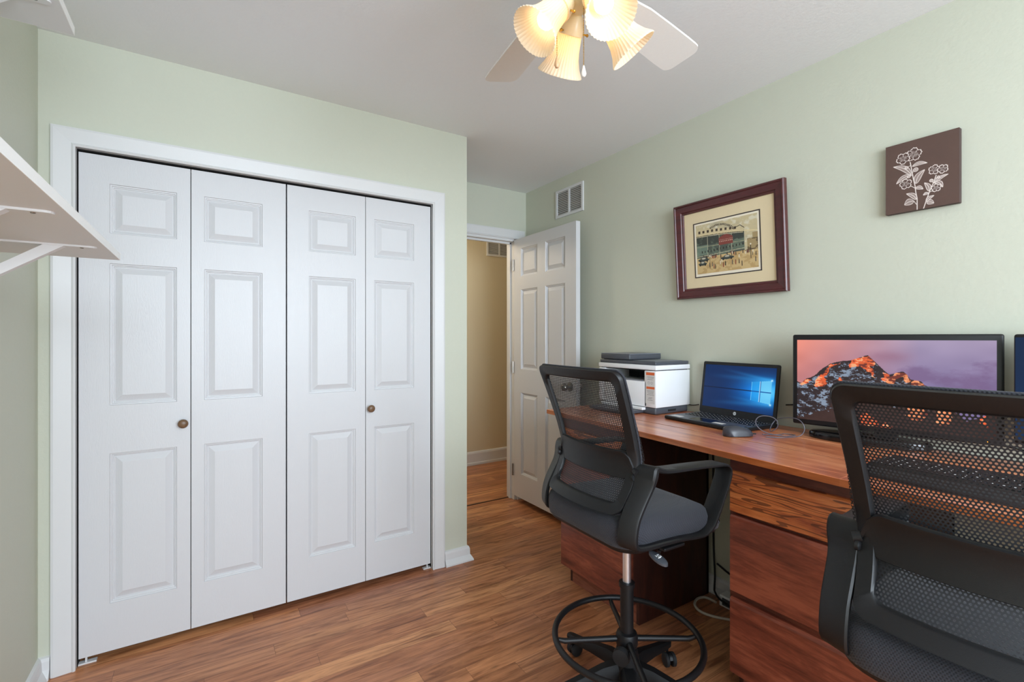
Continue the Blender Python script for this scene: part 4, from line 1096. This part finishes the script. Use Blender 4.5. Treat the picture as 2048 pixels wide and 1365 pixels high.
# behind the desk
cord('electrical_cable', [(2.148, 1.478, .84), (2.15, 1.476, .6), (2.15, 1.476, .3), (2.148, 1.47, .16), (2.13, 1.452, .10), (2.12, 1.45, .03), (2.09, 1.425, .040), (2.05, 1.38, .040), (2.046, 1.30, .03), (2.048, 1.20, .006)], .0045, M['black_soft'], 'black power cord hanging down the wall between the cabinets')
cord('electrical_cable', [(2.154, 1.458, .150), (2.155, 1.44, .142), (2.155, 1.39, .124), (2.155, 1.30, .104), (2.155, 1.15, .094)], .0045, M['black_soft'], 'black cord slanting across the wall above the baseboard')
cord('network_cord', [(2.058, 1.398, .012), (2.066, 1.46, .008), (2.02, 1.475, .008), (1.96, 1.45, .008), (1.93, 1.40, .008), (1.945, 1.34, .008), (2.0, 1.27, .008), (2.03, 1.20, .008)], .006, plain('off_white_cord', (196, 186, 174), .5), 'off-white cord looped on the floor between the cabinets')
ad = thing('power_adapter', (2.10, 1.335, 0), 'white power adapter on the floor against the baseboard', 'adapter')
finish(G().rbox(2.068, 2.131, 1.29, 1.388, 0.0005, .055, .004), 'adapter_case', M['printer'], ad, True)
finish(G().rbox(2.063, 2.0685, 1.31, 1.37, .012, .045, .001), 'plug_face', M['darkgrey'], ad, True)

# ------------------------------------------------------------------ drafting chairs
def lerp(tab, x):
    if x <= tab[0][0]: return tab[0][1]
    for (a, p), (b, q) in zip(tab, tab[1:]):
        if x <= b: return p + (q - p) * (x - a) / (b - a)
    return tab[-1][1]
PROF = [(.68, -.238), (.72, -.222), (.745, -.200), (.79, -.165), (.84, -.138), (.88, -.126), (.92, -.128), (.98, -.145), (1.04, -.167), (1.10, -.190), (1.19, -.226)]
BOW = [(.70, .045), (.85, .040), (1.0, .028), (1.19, .016)]
def bxp(y, z): return lerp(PROF, z) - lerp(BOW, z) * (1 - min(1, (y / .205) ** 2))
def rrect(a, z0, z1, r, n=8, side=22, abot=None):
    """rounded rectangle, half width a at the top and abot at the bottom, equal point counts"""
    ab = abot or a
    P = []
    def wd(z): return ab + (a - ab) * min(1, max(0, (z - z0) / .17)) ** .8
    cs = [(a - r, z1 - r, 0), (-a + r, z1 - r, 1), (-ab + r, z0 + r, 2), (ab - r, z0 + r, 3)]
    for i, (cy, cz, q) in enumerate(cs):
        for k in range(n + 1):
            t = PI / 2 * (q + k / n); P.append((cy + r * math.cos(t), cz + r * math.sin(t)))
        ny, nz, nq = cs[(i + 1) % 4]
        t = PI / 2 * (nq); e = (ny + r * math.cos(t), nz + r * math.sin(t)); s_ = P[-1]
        for k in range(1, side):
            u = k / side; P.append((s_[0] + (e[0] - s_[0]) * u, s_[1] + (e[1] - s_[1]) * u))
    return P
def chair(loc, rz, label):
    r = thing('drafting_chair', loc, label, 'chair', rotz=rz, group=None)
    # back frame
    po = rrect(.205, .760, 1.186, .026, abot=.180); pi = rrect(.170, .788, 1.153, .018, abot=.148)
    rings = []
    for (a, b), (c, d) in zip(po, pi):
        xo = bxp(a, b); xi = bxp(c, d)
        rings.append([(xo + .006, a, b), (xo - .003, a, b), (xo - .010, a * .985, b - (b - .95) * .012), (xi - .009, c + (a - c) * .12, d + (b - d) * .12), (xi - .004, c, d), (xi + .006, c, d)])
    finish(G().loft(rings, loop=True), 'back_frame', M['black'], r, smooth=True, angle=50)
    # mesh stretched over the front of the frame
    g = G(); ny, nz = 28, 40; vs = []
    for j in range(nz + 1):
        z = .767 + (1.180 - .767) * j / nz
        hw = .176 + .025 * min(1, max(0, (z - .767) / .165)) ** .8
        for i in range(ny + 1):
            y = -hw + 2 * hw * i / ny; vs.append((bxp(y, z) + .0075, y, z))
    g.add(vs, [(j * (ny + 1) + i, j * (ny + 1) + i + 1, (j + 1) * (ny + 1) + i + 1, (j + 1) * (ny + 1) + i) for j in range(nz) for i in range(ny)])
    finish(g, 'back_mesh', M['net'], r, smooth=True, angle=80)
    # mesh edge roll around the frame
    pe = rrect(.2065, .761, 1.1875, .026, abot=.181)
    finish(G().tube([(bxp(a, b) + .0068, a, b) for a, b in pe], .0034, 8, loop=True), 'mesh_edge', M['fabric'], r, smooth=True, angle=80)
    # lumbar band behind the mesh
    rings = []
    for i in range(33):
        y = -.178 + .356 * i / 32; e = min(1, (.178 - abs(y)) / .03)
        zt = .898 + .045 * (e ** .5 if e > 0 else 0) - .006 * (1 - (y / .178) ** 2); zb = .872 - .018 * (e ** .5 if e > 0 else 0)
        pf = [(.000, zb), (-.006, zb + .003), (-.010, zb + .02), (-.0105, zt - .02), (-.014, zt - .008), (-.014, zt - .002), (-.010, zt), (.000, zt)]
        rings.append([(bxp(y, z_) + d, y, z_) for d, z_ in pf])
    lb = finish(G().loft(rings), 'lumbar_support', M['black'], r, smooth=True, angle=40)
    for s_ in (-1, 1):
        g = G().tube([(bxp(.178 * s_, .885) - .004, .178 * s_, .885), (bxp(.19 * s_, .88) - .011, .192 * s_, .88)], .012, 12)
        finish(g, 'lumbar_clip', M['black'], lb, smooth=True, angle=50)
    # seat cushion
    def outline(ins, a=.222, x0=-.215, x1=.252, rad=.085, n=8):
        a -= ins; x0 += ins; x1 -= ins; rad = max(.02, rad - ins * .5); P = []
        for (cx, cy, q) in ((x1 - rad, a - rad, 0), (x0 + rad, a - rad, 1), (x0 + rad, -a + rad, 2), (x1 - rad, -a + rad, 3)):
            for k in range(n + 1):
                t = PI / 2 * (q + k / n); P.append((cx + rad * math.cos(t), cy + rad * math.sin(t)))
        return P
    def drop(x, z_):
        t = min(1, max(0, (x - .10) / .15)); t = t * t * (3 - 2 * t)
        b = min(1, max(0, (-.12 - x) / .10))
        sad = .0
        return z_ - t * (.045 if z_ > .70 else .015) + b * (.012 if z_ > .70 else .0)
    rings = []
    for ins, z_ in ((.050, .652), (.018, .657), (.004, .668), (.0, .688), (.0, .708), (.006, .727), (.022, .741), (.048, .749), (.09, .751), (.14, .749), (.19, .748)):
        rings.append([(x, y, drop(x, z_)) for x, y in outline(ins)])
    finish(G().loft(rings), 'seat', M['fabric'], r, smooth=True, angle=80)
    rings = [[(x, y, drop(x, z_)) for x, y in outline(ins)] for ins, z_ in ((.06, .640), (.03, .642), (.012, .655), (.010, .664))]
    finish(G().loft(rings), 'seat_pan', M['black'], r, smooth=True, angle=50)
    # loop arms
    base = [(-.166, .917), (-.140, .907), (-.103, .899), (.005, .895), (.110, .889), (.160, .885), (.178, .868), (.176, .846), (.160, .812), (.113, .736), (.092, .704), (.060, .688), (.024, .687), (-.043, .695), (-.12, .699), (-.205, .700), (-.236, .706), (-.243, .730), (-.234, .778), (-.207, .821), (-.180, .860), (-.172, .895)]
    def kk(x, z_):
        k = 1.0444 - .015 * min(1, max(0, (x + .24) / .40))
        return ((x + 1.22) * k - 1.221, 1.283 - (1.283 - z_) * k)
    base = [kk(x, z_) for x, z_ in base]
    P = smoothpath([(x, 0, z_) for x, z_ in base], 2, loop=True)
    for s_ in (-1, 1):
        rings = []; n = len(P)
        for i, p in enumerate(P):
            t = (P[(i + 1) % n] - P[i - 1]).normalized(); nm = Vector((t.z, 0, -t.x))
            f = min(1, max(0, (p.x + .24) / .40))
            cn = math.exp(-(((p.x + .150) / .045) ** 2 + ((p.z - .885) / .035) ** 2))
            w_ = .027 + .006 * cn + .004 * f; th = .0055 + .0025 * (1 - f) + .0035 * cn - .0008 * f
            cy = (.206 + .014 * f + .003 * cn) * s_
            ring = []
            for (u, v) in ((-1, -.5), (-.85, -1), (.85, -1), (1, -.5), (1, .5), (.85, 1), (-.85, 1), (-1, .5)):
                ring.append((p.x + nm.x * th * v + .42 * (1 - f) * w_ * u * s_, cy + w_ * u, p.z + nm.z * th * v))
            rings.append(ring)
        am = finish(G().loft(rings, loop=True), 'arm', M['black'], r, smooth=True, angle=35)
        # joint bolted to the back frame
        xj = bxp(.2, .80)
        g = G().lathe([(.0, 0), (.010, 0), (.010, .006), (.006, .009), (.0, .009)], 16, (-.148, .186 * s_, .868), (0, -s_, 0))
        finish(g, 'arm_bolt', M['black'], am, smooth=True)
        g = G().rbox(-.060, .030, min(.10 * s_, .22 * s_), max(.10 * s_, .22 * s_), .640, .650, .003)
        finish(g, 'arm_bracket', M['black'], am)
    # mechanism, lever, column
    finish(G().rbox(-.11, .11, -.075, .075, .600, .655, .012), 'tilt_mechanism', M['black'], r)
    lv = finish(G().tube([(.02, -.07, .625), (.0, -.15, .622), (-.035, -.175, .618)], .006, 10), 'height_lever', M['black'], r, smooth=True)
    g = G(); c0 = Vector((-.060, -.195, .612))
    rings = []
    for s_, dz in ((.8, .006), (1, .003), (1, -.003), (.8, -.006)):
        rings.append([c0 + Vector((.018 * s_ * math.cos(t) - .012 * math.sin(t) * 0, .034 * s_ * math.sin(t), dz - .35 * (.018 * s_ * math.cos(t)) * 0 + .25 * .034 * s_ * math.sin(t))) for t in [2 * PI * k_ / 20 for k_ in range(20)]])
    pd = finish(G().loft(rings), 'lever_paddle', M['darkgrey'], lv, smooth=True, angle=50)
    g = G()
    for dx, dy, lx, ly in ((-.004, -.008, .010, .0025), (.0, .0, .0025, .012), (.004, .007, .009, .0025), (-.006, .004, .0025, .007), (.006, -.003, .0025, .006)):
        g.box(c0.x + dx - lx / 2, c0.x + dx + lx / 2, c0.y + dy - ly / 2, c0.y + dy + ly / 2, c0.z + .006, c0.z + .0085)
    finish(g, 'lever_icon', M['whiteink'], pd)
    finish(G().lathe([(.014, .42), (.014, .61)], 24), 'gas_column', M['chrome'], r, smooth=True)
    finish(G().lathe([(.0, .15), (.0225, .15), (.0225, .425), (.027, .426), (.027, .440), (.016, .442), (.0, .442)], 28), 'column_sleeve', M['black'], r, smooth=True, angle=40)
    # foot ring
    vd = math.radians(57.3) - rz
    RR, RZ = .247, .246
    ringo = finish(G().tube([(RR * math.cos(2 * PI * k_ / 72), RR * math.sin(2 * PI * k_ / 72), RZ + .006) for k_ in range(72)], .0105, 12, loop=True), 'foot_ring', M['black'], r, smooth=True, angle=80)
    for k_ in range(4):
        a = vd + PI / 2 * k_ + .03
        sp = [(.03 * math.cos(a), .03 * math.sin(a), RZ), (.17 * math.cos(a), .17 * math.sin(a), RZ - .004), (.215 * math.cos(a), .215 * math.sin(a), RZ - .006), (RR * math.cos(a), RR * math.sin(a), RZ + .002)]
        finish(G().tube(sp, .0085, 10, taper=[.010, .009, .009, .006]), 'ring_spoke', M['black'], ringo, smooth=True, angle=60)
    finish(G().lathe([(.0, .222), (.034, .222), (.037, .230), (.037, .258), (.033, .268), (.024, .272)], 28), 'ring_collar', M['black'], ringo, smooth=True, angle=40)
    ka = vd + math.radians(150)
    finish(G().lathe([(.0, 0), (.012, 0), (.012, .02), (.027, .022), (.029, .03), (.027, .046), (.0, .048)], 20, (.028 * math.cos(ka), .028 * math.sin(ka), .218), (math.cos(ka), math.sin(ka), 0)), 'ring_knob', M['black_soft'], ringo, smooth=True, angle=40)
    # five-star base
    hub = finish(G().lathe([(.0, .085), (.038, .085), (.050, .10), (.048, .15), (.040, .19), (.034, .218), (.0, .218)], 28), 'base_hub', M['base_black'], r, smooth=True, angle=40)
    for k_ in range(5):
        a = math.radians(17 + 72 * k_); u = Vector((math.cos(a), math.sin(a), 0)); q = Vector((-math.sin(a), math.cos(a), 0))
        st = [(.030, .145, .027, .028), (.09, .140, .022, .023), (.18, .116, .0185, .017), (.27, .090, .017, .014), (.318, .080, .016, .0115), (.334, .079, .010, .008)]
        rings = []
        for d, z_, hw, hh in st:
            rings.append([u * d + q * (hw * y_) + Vector((0, 0, z_ + hh * x_)) for y_, x_ in ((-1, -.9), (-1, .4), (-.6, 1), (.6, 1), (1, .4), (1, -.9))])
        lgm = finish(G().loft(rings), 'base_leg', M['base_black'], r, smooth=True, angle=35)
        c = u * .318; ca = a + .9 + .7 * k_
        f = Vector((math.cos(ca), math.sin(ca), 0)); sd = Vector((-math.sin(ca), math.cos(ca), 0)); wc = c - f * .018 + Vector((0, 0, .0262))
        g = G()
        g.tube([c + Vector((0, 0, .072)), c + Vector((0, 0, .046))], .0055, 10)
        rings = []
        for s_ in (-.006, .006):
            rings.append([wc + sd * s_ + f * (.022 * math.cos(t)) + Vector((0, 0, .024 * math.sin(t) + .003)) for t in [PI * j / 10 - .2 for j in range(11)]])
        g.loft(rings)
        cs = finish(g, 'caster', M['black'], lgm, smooth=True, angle=40)
        for s_ in (-1, 1):
            g = G().lathe([(.0, 0), (.022, 0), (.0255, .003), (.0255, .013), (.021, .016), (.008, .017), (.0, .017)], 24, wc + sd * (.006 * s_), sd * s_)
            finish(g, 'wheel', M['black_soft'], cs, smooth=True, angle=40)
    return r
chair((1.221, 1.171, 0), math.radians(-2.1), 'black mesh-back drafting chair with foot ring, fully in view near the doorway')
c2 = chair((1.236, .248, 0), math.radians(4.5), 'black mesh-back drafting chair cut off by the right photo edge')
c2.scale = (1.01, 1.01, 1.01)
